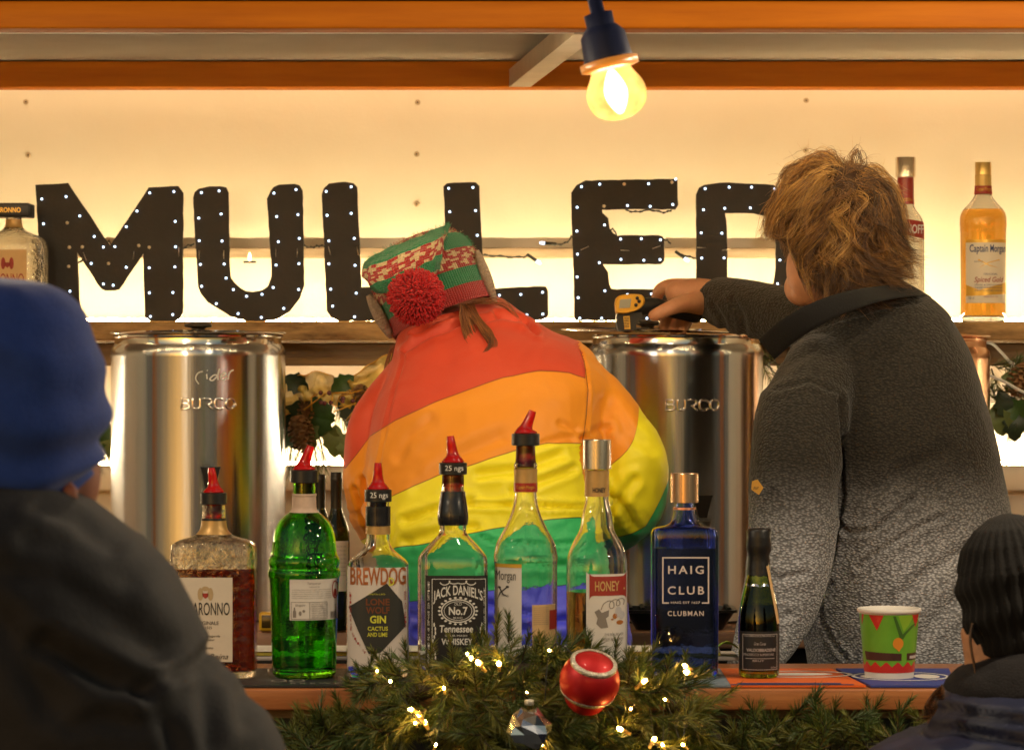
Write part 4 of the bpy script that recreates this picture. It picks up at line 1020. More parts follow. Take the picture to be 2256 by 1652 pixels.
B.wrap(428, 386, M('yellow gold wrap', (.62, .42, .13), .4, metal=.3, var=.1, vscale=30), off=.0008); wr = B.wrap(428, 410, m_ink_red, 'red_neck_band', .0012)
k = MB(); B.text(k, 'Captain Morgan', 2150, 2182, 413, 424, off=.002); k.build('lettering', m_ink_gold, wr, smooth=False)
c_ = B.cap(358, 386, 17.5, M('gold screw cap', (.78, .56, .20), .3, metal=.8, bump=.3, bscale=90))
for zz in (366, 370, 374): B.wrap(0, 0, m_wrap_gold) if False else None

# dark wine bottles behind the bar
def dark_bottle(cx, d, py_top, label, lab_=True):
    b = Bottle('wine_bottle', label, cx, d, ZB + .001,
        [(1402, 28, 1, 2), (1398, 29.5, 1, 2), (1300, 30, 1, 2), (1180, 30, 1, 2), (1165, 28, 1, 2), (1140, 19, 1, 2), (1125, 13, 1, 2), (1110, 12, 1, 2), (1062, 12, 1, 2)], m_glass_dark, group='dark wine bottles behind the bar', n=40)
    k = MB(); r = 12.6 * b.s
    prof = [(r, b.z(1120)), (r, b.z(1060)), (r * 1.04, b.z(1058)), (r * 1.04, b.z(1052)), (r, b.z(1051)), (r * 1.03, b.z(1049)), (r * 1.03, b.z(1046)), (r, b.z(1045)), (r * 1.02, b.z(py_top)), (.0005, b.z(py_top) + .0003)]
    k.lathe(prof, 28, caps=False); k.build('screw_capsule', m_black_plastic, b.t, angle=40)
    lb = b.label([rectp(cx - 2, cx + 27, 1300, 1190)], m_label_white, ml=.006)
    k = MB()
    for i in range(8): b.text(k, 'wine of the valley', cx + 2, cx + 22, 1200 + i * 9, 1204 + i * 9)
    k.build('lettering', m_ink_grey, lb, smooth=False)
dark_bottle(741, 5.63, 1040, 'dark wine bottle with black screw capsule against the rainbow jacket')
dark_bottle(705, 5.67, 1046, 'dark wine bottle standing behind the green gin bottle')

# ================================================================ paper cup
s = S(D4)
cup = thing('paper_cup', 'green and red paper cup printed like an elf suit with a belt', 'paper cup', (P(1959, 0, D4).x, D4, ZR))
cbase = HY + (CZ - ZR) / s
czz = lambda py: (cbase - py) * s
def crad(z):
    t = min(max(z / czz(1345), 0), 1); return lerp(53.5, 65.5, t) * s
k = MB(); H = czz(1343)
k.lathe([(crad(0) * .93, .004), (crad(0) * .93, .0006), (crad(0), 0), (crad(H * .3), H * .3), (crad(H * .6), H * .6), (crad(H), H - .003), (crad(H) + .0022, H - .0025), (crad(H) + .0034, H), (crad(H) + .0024, H + .0026), (crad(H) + .0002, H + .0027), (crad(H) - .0012, H), (crad(H * .5) - .0015, H * .5), (crad(0) - .003, .008), (.0005, .0075)], 72)
k.build('cup_wall', M('white paper card', (.74, .70, .64), .55), cup, angle=60)
def cpl(off):
    def f(a, z):
        r = crad(z) + off; a = max(-r * .99, min(r * .99, a)); return (a, -math.sqrt(r * r - a * a), z)
    return f
cx_ = lambda px: (px - 1959) * s
def cprint(name, mat, loops_list, off, bothsides=False):
    k = MB()
    for lp in loops_list: k.patch([[(cx_(a), czz(b_)) for a, b_ in l] for l in lp], cpl(off), .005)
    if bothsides:
        n = len(k.v); k.add([(x, -y, z) for x, y, z in k.v], [tuple(reversed(f)) for f in k.f])
    k.build(name, mat, cup)
def crect(y0, y1, f=.985): 
    r0, r1 = crad(czz(y0)) / s * f, crad(czz(y1)) / s * f
    return [(1959 - r0, y0), (1959 + r0, y0), (1959 + r1, y1), (1959 - r1, y1)]
m_cup_green = M('elf green print', (.135, .36, .030), .35, var=.12, vscale=18, coat=.15)
m_cup_red = M('elf red print', (.50, .022, .016), .35, coat=.15)
# the printed skin is a full band round the wall
k = MB(); rr_ = []
for py in (1477, 1440, 1400, 1349.5):
    z = czz(py); r = crad(z) + .0003; rr_.append([Vector((r * math.cos(2 * PI * j / 72), r * math.sin(2 * PI * j / 72), z)) for j in range(72)])
k.rings(rr_, False); k.build('green_print', m_cup_green, cup)
k = MB(); lo, hi = [], []
for j in range(96):
    a = 2 * PI * j / 96; zz = czz(1464) + (czz(1452) - czz(1464)) * abs((j / 96 * 14) % 1 * 2 - 1)
    r0, r1 = crad(czz(1477)) + .0006, crad(zz) + .0006
    lo.append(Vector((r0 * math.cos(a), r0 * math.sin(a), czz(1477)))); hi.append(Vector((r1 * math.cos(a), r1 * math.sin(a), zz)))
k.rings([lo, hi], False); k.build('red_hem_print', m_cup_red, cup)
for lp_ in ([(1909, 1350), (1940, 1350), (1926, 1384)], [(2004, 1350), (2021, 1350), (2018, 1366), (2012, 1378)], [(1896, 1350), (1900, 1350), (1897, 1375)]): cprint('red_collar_point', m_cup_red, [[lp_]], .0006)
cprint('vine_print', M('dark green print', (.05, .13, .02), .4), [[[(1960, 1352), (1966, 1352), (1982, 1392), (2004, 1372), (2016, 1368), (1990, 1392), (1984, 1402), (1976, 1402)]]], .0006)
cprint('leaf_print', M('light green print', (.24, .44, .03), .4), [[[(1972, 1351), (2008, 1351), (1996, 1372), (1984, 1386)]]], .0005)
cprint('button_print', M('orange print', (.70, .25, .025), .4), [[oval(1972, 1412, 12, 13, 16)], [[(1964, 1420), (1974, 1430), (1982, 1418)]]], .0009)
cprint('belt_print', M('brown print', (.060, .022, .016), .4), [[[(1903, 1431), (1980, 1434), (1980, 1450), (1906, 1450)]], [[(1992, 1434), (2016, 1434), (2014, 1450), (1992, 1450)]]], .0006)
cprint('buckle_print', M('pale buckle print', (.50, .44, .42), .4), [[[(1999, 1440), (2015, 1440), (2015, 1446), (1999, 1446)]]], .0009)
# ================================================================ people
def refpx(v, d):            # pattern coordinates of a garment, measured at one depth
    return CX + v.x * F / d, HY - (v.z - CZ) * F / d

def polydist(px, py, pl):
    best = 1e9; side = 0
    for (ax, ay), (bx, by) in zip(pl[:-1], pl[1:]):
        dx, dy = bx - ax, by - ay; L = dx * dx + dy * dy
        t = max(0, min(1, ((px - ax) * dx + (py - ay) * dy) / L)); qx, qy = ax + t * dx - px, ay + t * dy - py
        dd = qx * qx + qy * qy
        if dd < best: best = dd; side = (dx * (py - ay) - dy * (px - ax))
    return math.sqrt(best), side

def drape(me, d, creases, amp=.006, scale=9.0, stretch=(1, 1, 1), seed=0.0, front=True):
    """cloth relief: broad soft folds plus hand placed creases (width px, depth m)"""
    nrm = [v.normal.copy() for v in me.vertices]
    for i, v in enumerate(me.vertices):
        n = nrm[i]; q = Vector((v.co.x * stretch[0], v.co.y * stretch[1], v.co.z * stretch[2])) * scale
        q += Vector((noise.noise(q * .5 + Vector((seed, 0, 0))), noise.noise(q * .5 + Vector((0, seed, 9))), 0)) * .6
        h = noise.noise(q + Vector((seed, seed, seed))) * .6 + (1 - 2 * abs(noise.noise(q * 1.9 + Vector((seed + 5, 0, 0))))) * .25
        o = amp * h
        if n.y < .35:
            px, py = refpx(v.co, d)
            for pl, w_, dep in creases:
                dist, sd = polydist(px, py, pl)
                if dist < w_ * 4:
                    g_ = math.exp(-(dist / w_) ** 2); g2 = math.exp(-((dist - w_ * 1.8) / (w_ * 1.1)) ** 2)
                    o += -dep * g_ + dep * .45 * g2
        v.co += n * o
    me.update()

def attr(me, name, vals):
    a = me.attributes.new(name, 'FLOAT', 'POINT'); a.data.foreach_set('value', vals)

def fabric(name, bump=.25, scale=420, rough=.8, sheen=.0, weave=0.0, base=(.5, .5, .5), var=.06, vs=25, base2=None):
    m = M(name, base, rough, var=var, vscale=vs, bump=bump, bscale=scale, sheen=sheen, base2=base2)
    return m

# ---------------------------------------------------------------- person in the rainbow jacket
p1 = thing('person', 'person seen from behind in a puffy rainbow striped jacket and knitted pom-pom hat, bent over', 'person', (P(1080, 0, 5.35).x, 5.35, .2))
OFF1 = p1.location.copy()
def shift(me, off):
    me.transform(Matrix.Translation(-off)); return me
k = MB()
slices(k, [(655, 1010, 1090, 5.62, .05), (672, 960, 1125, 5.60, .08), (700, 905, 1165, 5.56, .12), (730, 884, 1215, 5.52, .14), (760, 873, 1290, 5.48, .15), (800, 864, 1322, 5.44, .16), (850, 845, 1345, 5.40, .165),
           (900, 825, 1325, 5.37, .17), (1000, 810, 1330, 5.34, .17), (1100, 805, 1340, 5.32, .17), (1200, 815, 1350, 5.30, .17), (1280, 838, 1368, 5.30, .165), (1340, 868, 1382, 5.30, .165), (1410, 892, 1389, 5.30, .165), (1440, 897, 1390, 5.30, .16)], n=48)
limb(k, [(1240, 818, 5.46, 70), (1318, 912, 5.40, 82), (1374, 1010, 5.38, 88), (1385, 1095, 5.40, 82), (1362, 1140, 5.5, 68), (1300, 1170, 5.68, 50)])
limb(k, [(908, 830, 5.48, 55), (852, 930, 5.42, 78), (834, 1020, 5.40, 77), (838, 1100, 5.42, 75), (860, 1160, 5.52, 68), (920, 1180, 5.68, 50)])
jk = organic(k, .0055, 5)
D1 = 5.28
seam = [(1278, 760), (1290, 800), (1296, 860), (1291, 920), (1283, 968)]
seamL = [(893, 770), (868, 860), (850, 960), (838, 1030)]
fR = [(755, 1036), (775, 1012), (812, 963), (873, 924), (930, 898), (989, 873), (1111, 830), (1190, 816), (1255, 821), (1293, 834), (1300, 838)]
fO = [(745, 1250), (771, 1212), (800, 1195), (835, 1140), (866, 1088), (915, 1064), (967, 1043), (1032, 1020), (1136, 987), (1205, 972), (1281, 976), (1310, 985)]
fY = [(745, 1300), (790, 1258), (840, 1218), (877, 1198), (967, 1181), (1032, 1165), (1130, 1146), (1208, 1136), (1273, 1134), (1320, 1140)]
fG = [(745, 1420), (850, 1345), (901, 1317), (1000, 1299), (1080, 1286), (1150, 1281), (1229, 1278), (1320, 1270), (1400, 1262)]
sO = [(1283, 1075), (1300, 1052), (1346, 1028), (1371, 1007), (1388, 988), (1400, 967), (1409, 931), (1415, 880), (1480, 700)]
sY = [(1283, 1200), (1340, 1193), (1371, 1190), (1400, 1180), (1428, 1165), (1460, 1105), (1480, 1060)]
creases1 = [(seam, 3.5, .0045), (seamL, 3.5, .003), ([(1283, 966), (1262, 945), (1232, 930)], 6, .0030), ([(1283, 966), (1240, 962), (1190, 975)], 7, .0030), ([(1283, 966), (1300, 985), (1330, 995)], 7, .005), ([(1283, 966), (1310, 948), (1345, 945)], 8, .004),
            ([(1032, 1106), (1120, 1104), (1200, 1108), (1290, 1113)], 5, .008), ([(1130, 1075), (1200, 1052), (1260, 1030)], 8, .006), ([(900, 1140), (960, 1118), (1040, 1095)], 8, .006), ([(900, 1185), (980, 1160), (1050, 1150)], 9, .005),
            ([(1060, 1170), (1100, 1185), (1180, 1190), (1260, 1185)], 4, .007), ([(880, 1000), (905, 960), (950, 925)], 12, .004), ([(930, 1070), (1010, 1000), (1100, 960)], 16, .004), ([(1060, 1040), (1140, 1030), (1230, 1000)], 10, .005),
            ([(800, 1060), (812, 1110), (850, 1160)], 8, .007), ([(780, 1080), (800, 1150), (815, 1200)], 6, .006), ([(980, 1300), (1060, 1310), (1180, 1340)], 8, .006), ([(930, 1380), (1040, 1350), (1150, 1370), (1290, 1340)], 9, .007), ([(1090, 1240), (1180, 1225), (1300, 1240)], 8, .006),
            ([(905, 740), (960, 712), (1030, 690)], 5, .008), ([(890, 775), (930, 745), (1010, 715), (1100, 700), (1160, 715)], 6, .006), ([(1090, 690), (1140, 705), (1185, 738)], 5, .007), ([(1330, 1080), (1380, 1120), (1400, 1160)], 9, .005), ([(1350, 900), (1390, 960), (1440, 990)], 14, .003), ([(1310, 1150), (1350, 1120), (1400, 1060)], 10, .005)]
creases1 = [(p_, w_, q_ * (1.5 if q_ > .0046 else 1)) for p_, w_, q_ in creases1]
drape(jk, D1, creases1, .006, 9, (1.5, 1, 1), 2.0)
_nn = [v.normal.copy() for v in jk.vertices]
for v in jk.vertices:
    px, py = refpx(v.co, D1); q = Vector((px * .007, py * .032, v.co.y * 5))
    g_ = 1 - 2 * abs(noise.noise(q + Vector((noise.noise((px * .01, py * .01, 4)) * 1.5, noise.noise((px * .012, py * .012, 9)) * 1.6, 0))))
    v.co += _nn[v.index] * (.0022 * g_ * min(1, max(0.12, (py - 960) / 180)))
jk.update()
hR, hO, hY, hG, hS = [], [], [], [], []
for v in jk.vertices:
    px, py = refpx(v.co, D1)
    wob = 2.0 * noise.noise((px * .02, py * .02, 1))
    xs = interp([(a, b) for b, a in [(1278, 700), (1278, 760), (1290, 800), (1296, 860), (1291, 920), (1283, 968), (1275, 1000), (1310, 1200), (1330, 1500)]], py)
    slv = px > xs and py < 1215
    if not slv:
        a = [py - interp(f, px) + wob for f in (fR, fO, fY, fG)]
    else:
        a = [40.0, py - interp(sO, px) + wob, py - interp(sY, px) + wob, -40.0]
    hR.append(a[0]); hO.append(a[1]); hY.append(a[2]); hG.append(a[3]); hS.append(px - xs if py < 985 and py > 768 else 40.0)
for n_, v_ in (('h_orange', hR), ('h_yellow', hO), ('h_green', hY), ('h_blue', hG), ('h_seam', hS)): attr(jk, n_, v_)
m_rain = M('rainbow striped nylon', (.64, .060, .022), .48, bump=.12, bscale=160, sheen=.1)
nt = m_rain.node_tree; bs = nt.nodes['Principled BSDF']; prev = None
def nmath(nt, op, a, b=None):
    n = nt.nodes.new('ShaderNodeMath'); n.operation = op
    for i, x in enumerate((a, b)):
        if x is None: continue
        if isinstance(x, (int, float)): n.inputs[i].default_value = x
        else: nt.links.new(x, n.inputs[i])
    return n.outputs[0]
col_in = None; stitch = None
for an, colr in (('h_orange', (.86, .30, .012)), ('h_yellow', (.92, .80, .014)), ('h_green', (.040, .52, .16)), ('h_blue', (.085, .095, .85))):
    at = nt.nodes.new('ShaderNodeAttribute'); at.attribute_name = an
    mx = nt.nodes.new('ShaderNodeMix'); mx.data_type = 'RGBA'
    nt.links.new(nmath(nt, 'GREATER_THAN', at.outputs['Fac'], 0.0), mx.inputs['Factor'])
    if col_in is None: mx.inputs['A'].default_value = (.64, .060, .022, 1)
    else: nt.links.new(col_in, mx.inputs['A'])
    mx.inputs['B'].default_value = (*colr, 1); col_in = mx.outputs['Result']
    e = nmath(nt, 'LESS_THAN', nmath(nt, 'ABSOLUTE', at.outputs['Fac']), 1.3)
    stitch = e if stitch is None else nmath(nt, 'MAXIMUM', stitch, e)
at = nt.nodes.new('ShaderNodeAttribute'); at.attribute_name = 'h_seam'
stitch = nmath(nt, 'MAXIMUM', stitch, nmath(nt, 'LESS_THAN', nmath(nt, 'ABSOLUTE', at.outputs['Fac']), 1.2))
mx = nt.nodes.new('ShaderNodeMix'); mx.data_type = 'RGBA'; mx.blend_type = 'MULTIPLY'; mx.inputs['B'].default_value = (.45, .35, .35, 1)
nt.links.new(stitch, mx.inputs['Factor']); nt.links.new(col_in, mx.inputs['A']); nt.links.new(mx.outputs['Result'], bs.inputs['Base Color'])
jk.materials.append(m_rain); link('jacket', shift(jk, OFF1), p1)
# body under the clothes: head, neck, hips and legs
k = MB(); k.ell(P(972, 660, 5.58), (.078, .095, .10)); limb(k, [(985, 720, 5.58, 70), (1040, 790, 5.50, 75)])
limb(k, [(1300, 1170, 5.66, 38), (1240, 1185, 5.78, 34), (1200, 1190, 5.84, 30)]); limb(k, [(920, 1180, 5.66, 38), (985, 1190, 5.76, 34), (1040, 1195, 5.80, 30)])
limb(k, [(1040, 1000, 5.42, 90), (1050, 1380, 5.32, 130)])
bd = organic(k, .008, 3); bd.materials.append(m_skin); link('body', shift(bd, OFF1), p1)
k = MB(); slices(k, [(1425, 905, 1383, 5.30, .15), (1500, 905, 1383, 5.30, .15), (1600, 915, 1375, 5.30, .14)], n=30)
for cx_p in (1030, 1255): limb(k, [(cx_p, 1560, 5.3, 112), (cx_p, 1950, 5.3, 85), (cx_p, 2500, 5.3, 70)])
tr = organic(k, .014, 3); tr.materials.append(fabric('dark trousers', base=(.02, .02, .025))); link('trousers', shift(tr, OFF1), p1)

# knitted hat: every quad is one knit cell
DH = 5.53; SH = S(DH)
C0 = P(980, 702, DH); W_ = Vector((-.39, .16, .92)).normalized(); U_ = Vector((.92, 0, .39)); U_ = (U_ - W_ * U_.dot(W_)).normalized(); V_ = W_.cross(U_)
m_knit = []
for nm, c in (('green wool', (.018, .235, .085)), ('red wool', (.46, .022, .016)), ('cream wool', (.70, .52, .27)), ('beige wool', (.46, .33, .22)), ('scarlet yarn', (.50, .012, .014))):
    m = M(nm, c, .9, var=.22, vscale=220, sheen=.25)
    nt = m.node_tree; uv = nt.nodes.new('ShaderNodeUVMap'); sp = nt.nodes.new('ShaderNodeSeparateXYZ'); nt.links.new(uv.outputs[0], sp.inputs[0])
    fu = nmath(nt, 'FRACT', sp.outputs[0]); fv0 = nmath(nt, 'ABSOLUTE', nmath(nt, 'SUBTRACT', fu, .5))
    vv = nmath(nt, 'FRACT', nmath(nt, 'SUBTRACT', sp.outputs[1], fv0)); h = nmath(nt, 'MULTIPLY', nmath(nt, 'SINE', nmath(nt, 'MULTIPLY', vv, PI)), nmath(nt, 'SINE', nmath(nt, 'MULTIPLY', nmath(nt, 'FRACT', nmath(nt, 'MULTIPLY', fu, 2)), PI)))
    bp = nt.nodes.new('ShaderNodeBump'); bp.inputs['Strength'].default_value = .9; bp.inputs['Distance'].default_value = .003
    nt.links.new(h, bp.inputs['Height']); nt.links.new(bp.outputs[0], nt.nodes['Principled BSDF'].inputs['Normal'])
    m_knit.append(m)
def knit(name, rings, matf, parent, off):
    """rings of points; one quad = one stitch"""
    n = len(rings[0]); vs = [Vector(p) - off for r in rings for p in r]; fs = []; mi = []; uvs = []
    for i in range(len(rings) - 1):
        for j in range(n):
            q = (j + 1) % n; fs.append((i * n + j, i * n + q, (i + 1) * n + q, (i + 1) * n + j)); mi.append(matf(i, j))
            uvs += [(j, i), (j + 1, i), (j + 1, i + 1), (j, i + 1)]
    fs.append(tuple((len(rings) - 1) * n + j for j in range(n))); mi.append(matf(len(rings) - 2, 0)); uvs += [(0, 0)] * n
    me = bpy.data.meshes.new(name); me.from_pydata(vs, [], fs)
    for m in m_knit: me.materials.append(m)
    me.polygons.foreach_set('material_index', mi); me.polygons.foreach_set('use_smooth', [True] * len(fs))
    ul = me.uv_layers.new(name='UVMap'); ul.data.foreach_set('uv', [c for p in uvs for c in p]); me.update()
    return link(name, me, parent)
def fair(i, j):                                   # two colour pattern of the cream and red bands
    ii = i % 9; jj = j % 6
    pat = ['rcrrrr', 'ccrrcr', 'rcrccr', 'rrrrcr', 'rccrrc', 'crrrcc', 'rrcrrc', 'rcccrr', 'rrcrrc']
    return 2 if pat[ii][jj] == 'c' else 1
NS = 66; HTS = 42
prof = [(0, 119), (12, 122), (38, 123), (75, 124), (118, 121), (145, 115), (165, 102), (180, 82), (190, 50), (193, 20)]
rings = []
for i in range(HTS + 1):
    h = 193 * i / HTS if i < 34 else lerp(193 * 34 / HTS, 193, (i - 34) / (HTS - 34))
    r = interp(prof, h) * SH
    ring = []
    for j in range(NS):
        a = 2 * PI * j / NS; wob = 1 + .018 * noise.noise((math.cos(a) * 2.2, math.sin(a) * 2.2, i * .12)) + .012 * math.sin(i * PI) 
        ring.append(C0 + W_ * (h * SH) + (U_ * math.cos(a) + V_ * math.sin(a)) * r * wob)
    rings.append(ring)
def hatmat(i, j):
    h = 193 * i / HTS
    if h < 36: return 1
    if h < 73: return 0
    if h < 118: return fair(i - 16, j)
    if h < 160: return 0
    return fair(i, j)
hat = knit('knitted_hat', rings, hatmat, p1, OFF1)
# the folded-over top of the hat
path = [(912, 545, 5.50, 70, 8), (905, 531, 5.475, 92, 20), (893, 548, 5.425, 102, 26), (890, 582, 5.400, 92, 26), (899, 613, 5.395, 76, 24), (911, 645, 5.40, 46, 16)]
q = spline([tuple(map(float, p)) for p in path], 6); rings = []
for i, (a, b_, d, hw_, th) in enumerate(q):
    c = P(a, b_, d); s = S(d); ring = []
    for j in range(48):
        t_ = 2 * PI * j / 48
        ring.append(c + U_ * (hw_ * s * sgnpow(math.cos(t_), .9) * (1 + .03 * noise.noise((i * .4, 0, j * .3)))) + Vector((0, 1, .25)) * (th * s * sgnpow(math.sin(t_), .9)) + Vector((noise.noise((i * .3, j * .35, 1)), noise.noise((i * .3, j * .35, 8)), noise.noise((i * .3, j * .35, 4)))) * .005)
    rings.append(ring)
knit('hat_fold', rings, lambda i, j: 0 if i < 13 or 20 <= i < 25 else fair(i, j), hat, OFF1)
# elf ears
def ear(p0, p1, d, wd, name='knitted_ear'):
    a, b_ = P(*p0, d), P(*p1, d); rings = []; n = 14
    ax = (b_ - a).normalized(); sx = Vector((ax.z, 0, -ax.x))
    for i in range(n + 1):
        t = i / n; w_ = wd * S(d) * math.sin(PI * min(.97, max(.03, .08 + t * .88))) ** .6
        rings.append([a.lerp(b_, t) + sx * w_ * math.cos(2 * PI * j / 14) + Vector((0, 1, 0)) * w_ * 1.6 * math.sin(2 * PI * j / 14) for j in range(14)])
    return knit(name, rings, lambda i, j: 3, hat, OFF1)
ear((1050, 552), (1092, 668), 5.50, 12); ear((812, 650), (862, 745), 5.50, 14)
# wool fuzz standing off the hat
for src, nm in ((hat, 'fuzz'), (hat.children[0], 'fold_fuzz')):
    me = src.data; rnd = random.Random(17); k = MB()
    for p in me.polygons:
        for _ in range(2):
            if rnd.random() < .75 and p.normal.y < .4:
                c_ = p.center + Vector((rnd.uniform(-1, 1), rnd.uniform(-1, 1), rnd.uniform(-1, 1))) * .0015; dv = (p.normal + Vector((rnd.uniform(-1, 1), rnd.uniform(-1, 1), rnd.uniform(-1, 1))) * .9).normalized(); L = rnd.uniform(.002, .0065)
                k.tube([c_, c_ + dv * L * .6, c_ + dv * L + Vector((rnd.uniform(-1, 1), 0, rnd.uniform(-1, 1))) * .002], [.0003, .00025, .0001], 3, p.material_index, caps=False)
    o = k.build(nm, m_knit, hat); o['kind'] = 'stuff'
# pom-pom: real yarn ends
k = MB(); pc = P(917, 654, 5.375); rp = 63 * S(5.375)
k.ell(pc - OFF1, (rp * .8,) * 3)
rnd = random.Random(3)
for i in range(1500):
    z = 1 - 2 * (i + .5) / 1500; r = math.sqrt(max(0, 1 - z * z)); a = i * 2.399963
    dv = Vector((r * math.cos(a), r * math.sin(a), z)) + Vector((rnd.uniform(-.1, .1),) * 3); dv.normalize()
    L = rp * (rnd.uniform(.93, 1.07)); sq = Vector((1.0, 1, .98))
    p0 = pc - OFF1 + dv * rp * .7; p2 = pc - OFF1 + Vector((dv.x * sq.x, dv.y, dv.z * sq.z)) * L; mid = (p0 + p2) / 2 + Vector((rnd.uniform(-1, 1), rnd.uniform(-1, 1), rnd.uniform(-1, 1))) * .002
    k.tube([p0, mid, p2], [.0016, .0017, .0014], 5)
k.build('pompom', M('scarlet pompom yarn', (.46, .008, .010), .9, var=.25, vscale=90, sheen=.2), hat)

# ---- hair strands
def hairs(name, paths, mats, parent, off, rad=.0005, sides=3):
    k = MB()
    for pts, mi, rr in paths:
        n = len(pts); k.tube([Vector(p) - off for p in pts], [rr * rad * (1 - .75 * (i / (n - 1)) ** 2) for i in range(n)], sides, mi, caps=False)
    return k.build(name, mats, parent)
def hairmat(name, c): return M(name, c, .38, var=.2, vscale=40, sheen=.1)
m_ginger = [hairmat('ginger hair', (.26, .085, .018)), hairmat('dark ginger hair', (.10, .032, .010)), hairmat('light ginger hair', (.42, .17, .05))]
ps = []; ps_side = []; rnd = random.Random(5)
for i in range(230):
    t = rnd.random(); s_ = rnd.uniform(-1, 1)
    if i < 110: pts = [(1022 + 10 * s_, 672), (1028 + 14 * s_, 705), (1040 + 18 * s_, 740 + 6 * t), (1058 + 22 * s_ + 8 * t, 770 + 14 * t)]
    elif i < 190: pts = [(1030 + 14 * s_, 672), (1052 + 10 * s_, 705), (1072 + 12 * s_, 732), (1086 + 8 * s_, 748 + 22 * t), (1076 + 14 * s_, 776 + 6 * t)]
    elif i < 210: pts = [(1030, 670), (1060 + 20 * t, 664 + 6 * s_), (1100 + 20 * t, 668 + 10 * s_), (1130 + 20 * t, 690 + 20 * t)]
    else: pts = [(868 + 6 * s_, 760), (858 + 8 * s_, 800), (850 + 10 * s_, 840), (853 + 12 * s_, 872 + 10 * t)]
    dd = [5.46, 5.40, 5.36, 5.325, 5.31] if i < 210 else [5.50] * 5
    if i >= 190 and i < 210: dd = [5.44, 5.42, 5.42, 5.42, 5.42]
    q = spline([tuple(P(a + rnd.uniform(-3, 3), b_ + rnd.uniform(-3, 3), dd[n_] + .01 * s_ * .5)) for n_, (a, b_) in enumerate(pts)], 5)
    (ps if i < 210 else ps_side).append((q, rnd.choice([0, 0, 1, 2]), rnd.uniform(.7, 1.2)))
hairs('hair', ps, m_ginger, p1, OFF1, .0007); hairs('side_hair', ps_side, m_ginger, p1, OFF1, .0007)

# ---------------------------------------------------------------- person in the ombre fleece
p2 = thing('person', 'shaggy haired person in black to grey fleece reaching over the open urn', 'person', (P(1960, 0, 5.35).x, 5.35, .2)); OFF2 = p2.location.copy()
k = MB()
slices(k, [(612, 1800, 1968, 5.42, .07), (640, 1785, 2022, 5.40, .09), (680, 1765, 2077, 5.38, .115), (720, 1752, 2106, 5.37, .13), (780, 1740, 2137, 5.36, .145), (850, 1728, 2160, 5.35, .15), (950, 1715, 2188, 5.34, .155),
           (1050, 1712, 2210, 5.34, .16), (1150, 1718, 2230, 5.33, .165), (1300, 1745, 2246, 5.33, .165), (1400, 1768, 2252, 5.33, .165), (1480, 1782, 2256, 5.33, .165), (1520, 1790, 2256, 5.33, .16)], n=48)
limb(k, [(1812, 828, 5.27, 92), (1766, 920, 5.19, 100), (1750, 1040, 5.14, 98), (1746, 1150, 5.12, 95), (1732, 1260, 5.10, 90), (1702, 1370, 5.08, 78), (1670, 1440, 5.04, 60), (1648, 1475, 4.99, 50)])
q = [(*P(a, b_, d), r * S(d)) for a, b_, d, r in [(1850, 730, 5.46, 62), (1775, 706, 5.56, 64), (1700, 690, 5.64, 62), (1640, 677, 5.70, 60), (1600, 668, 5.745, 57), (1577, 664, 5.77, 53)]]
q = spline(q, 4); k.tube([p[:3] for p in q], [p[3] for p in q], 24)
fl2 = organic(k, .0055, 4)
D2 = 5.18
creases2 = [([(1848, 1150), (1870, 1174), (1927, 1166), (1976, 1124), (2010, 1095)], 6, .010), ([(1890, 1250), (1930, 1215), (1976, 1186), (2030, 1155), (2080, 1135)], 6, .008), ([(1838, 1284), (1816, 1324), (1819, 1370), (1840, 1420), (1868, 1455)], 5, .007), ([(1846, 880), (1856, 1000), (1860, 1090), (1846, 1160), (1832, 1240), (1808, 1320), (1780, 1390)], 7, .010),
            ([(1960, 1330), (2040, 1260), (2130, 1210)], 14, .005), ([(1900, 1080), (1990, 1040), (2090, 990)], 16, .004), ([(2010, 1420), (2090, 1330), (2190, 1280)], 16, .005), ([(1660, 1240), (1700, 1260), (1760, 1250)], 8, .006), ([(1650, 1330), (1690, 1345), (1730, 1335)], 7, .006), ([(1640, 1400), (1670, 1405), (1700, 1396)], 6, .006),
            ([(1760, 740), (1850, 705), (1960, 675), (2040, 665)], 5, .006), ([(1690, 850), (1740, 800), (1800, 770)], 12, .004), ([(1615, 660), (1640, 700), (1650, 735)], 6, .004), ([(1660, 650), (1680, 690), (1690, 735)], 7, .004), ([(1706, 860), (1780, 840), (1850, 870)], 5, .003)]
drape(fl2, D2, creases2, .004, 8, (1, 1, 1), 7.0)
m_fleece = M('black to grey knitted fleece', (.02, .02, .02), .92, sheen=.12)
nt = m_fleece.node_tree; bs = nt.nodes['Principled BSDF']; tc = nt.nodes.new('ShaderNodeTexCoord'); sp = nt.nodes.new('ShaderNodeSeparateXYZ'); nt.links.new(tc.outputs['Object'], sp.inputs[0])
zt, zbm = P(0, 1000, 5.2).z - OFF2.z, P(0, 1290, 5.2).z - OFF2.z
nz = nt.nodes.new('ShaderNodeTexNoise'); nz.inputs['Scale'].default_value = 9; nt.links.new(tc.outputs['Object'], nz.inputs[0])
zz = nmath(nt, 'ADD', sp.outputs[2], nmath(nt, 'MULTIPLY', nmath(nt, 'SUBTRACT', nz.outputs[0], .5), .03))
mr = nt.nodes.new('ShaderNodeMapRange'); mr.interpolation_type = 'SMOOTHSTEP'; mr.inputs[1].default_value = zt; mr.inputs[2].default_value = zbm; nt.links.new(zz, mr.inputs[0])
om = nt.nodes.new('ShaderNodeMix'); om.data_type = 'RGBA'; om.inputs['A'].default_value = (.025, .020, .013, 1); om.inputs['B'].default_value = (.45, .45, .475, 1); nt.links.new(mr.outputs[0], om.inputs['Factor'])
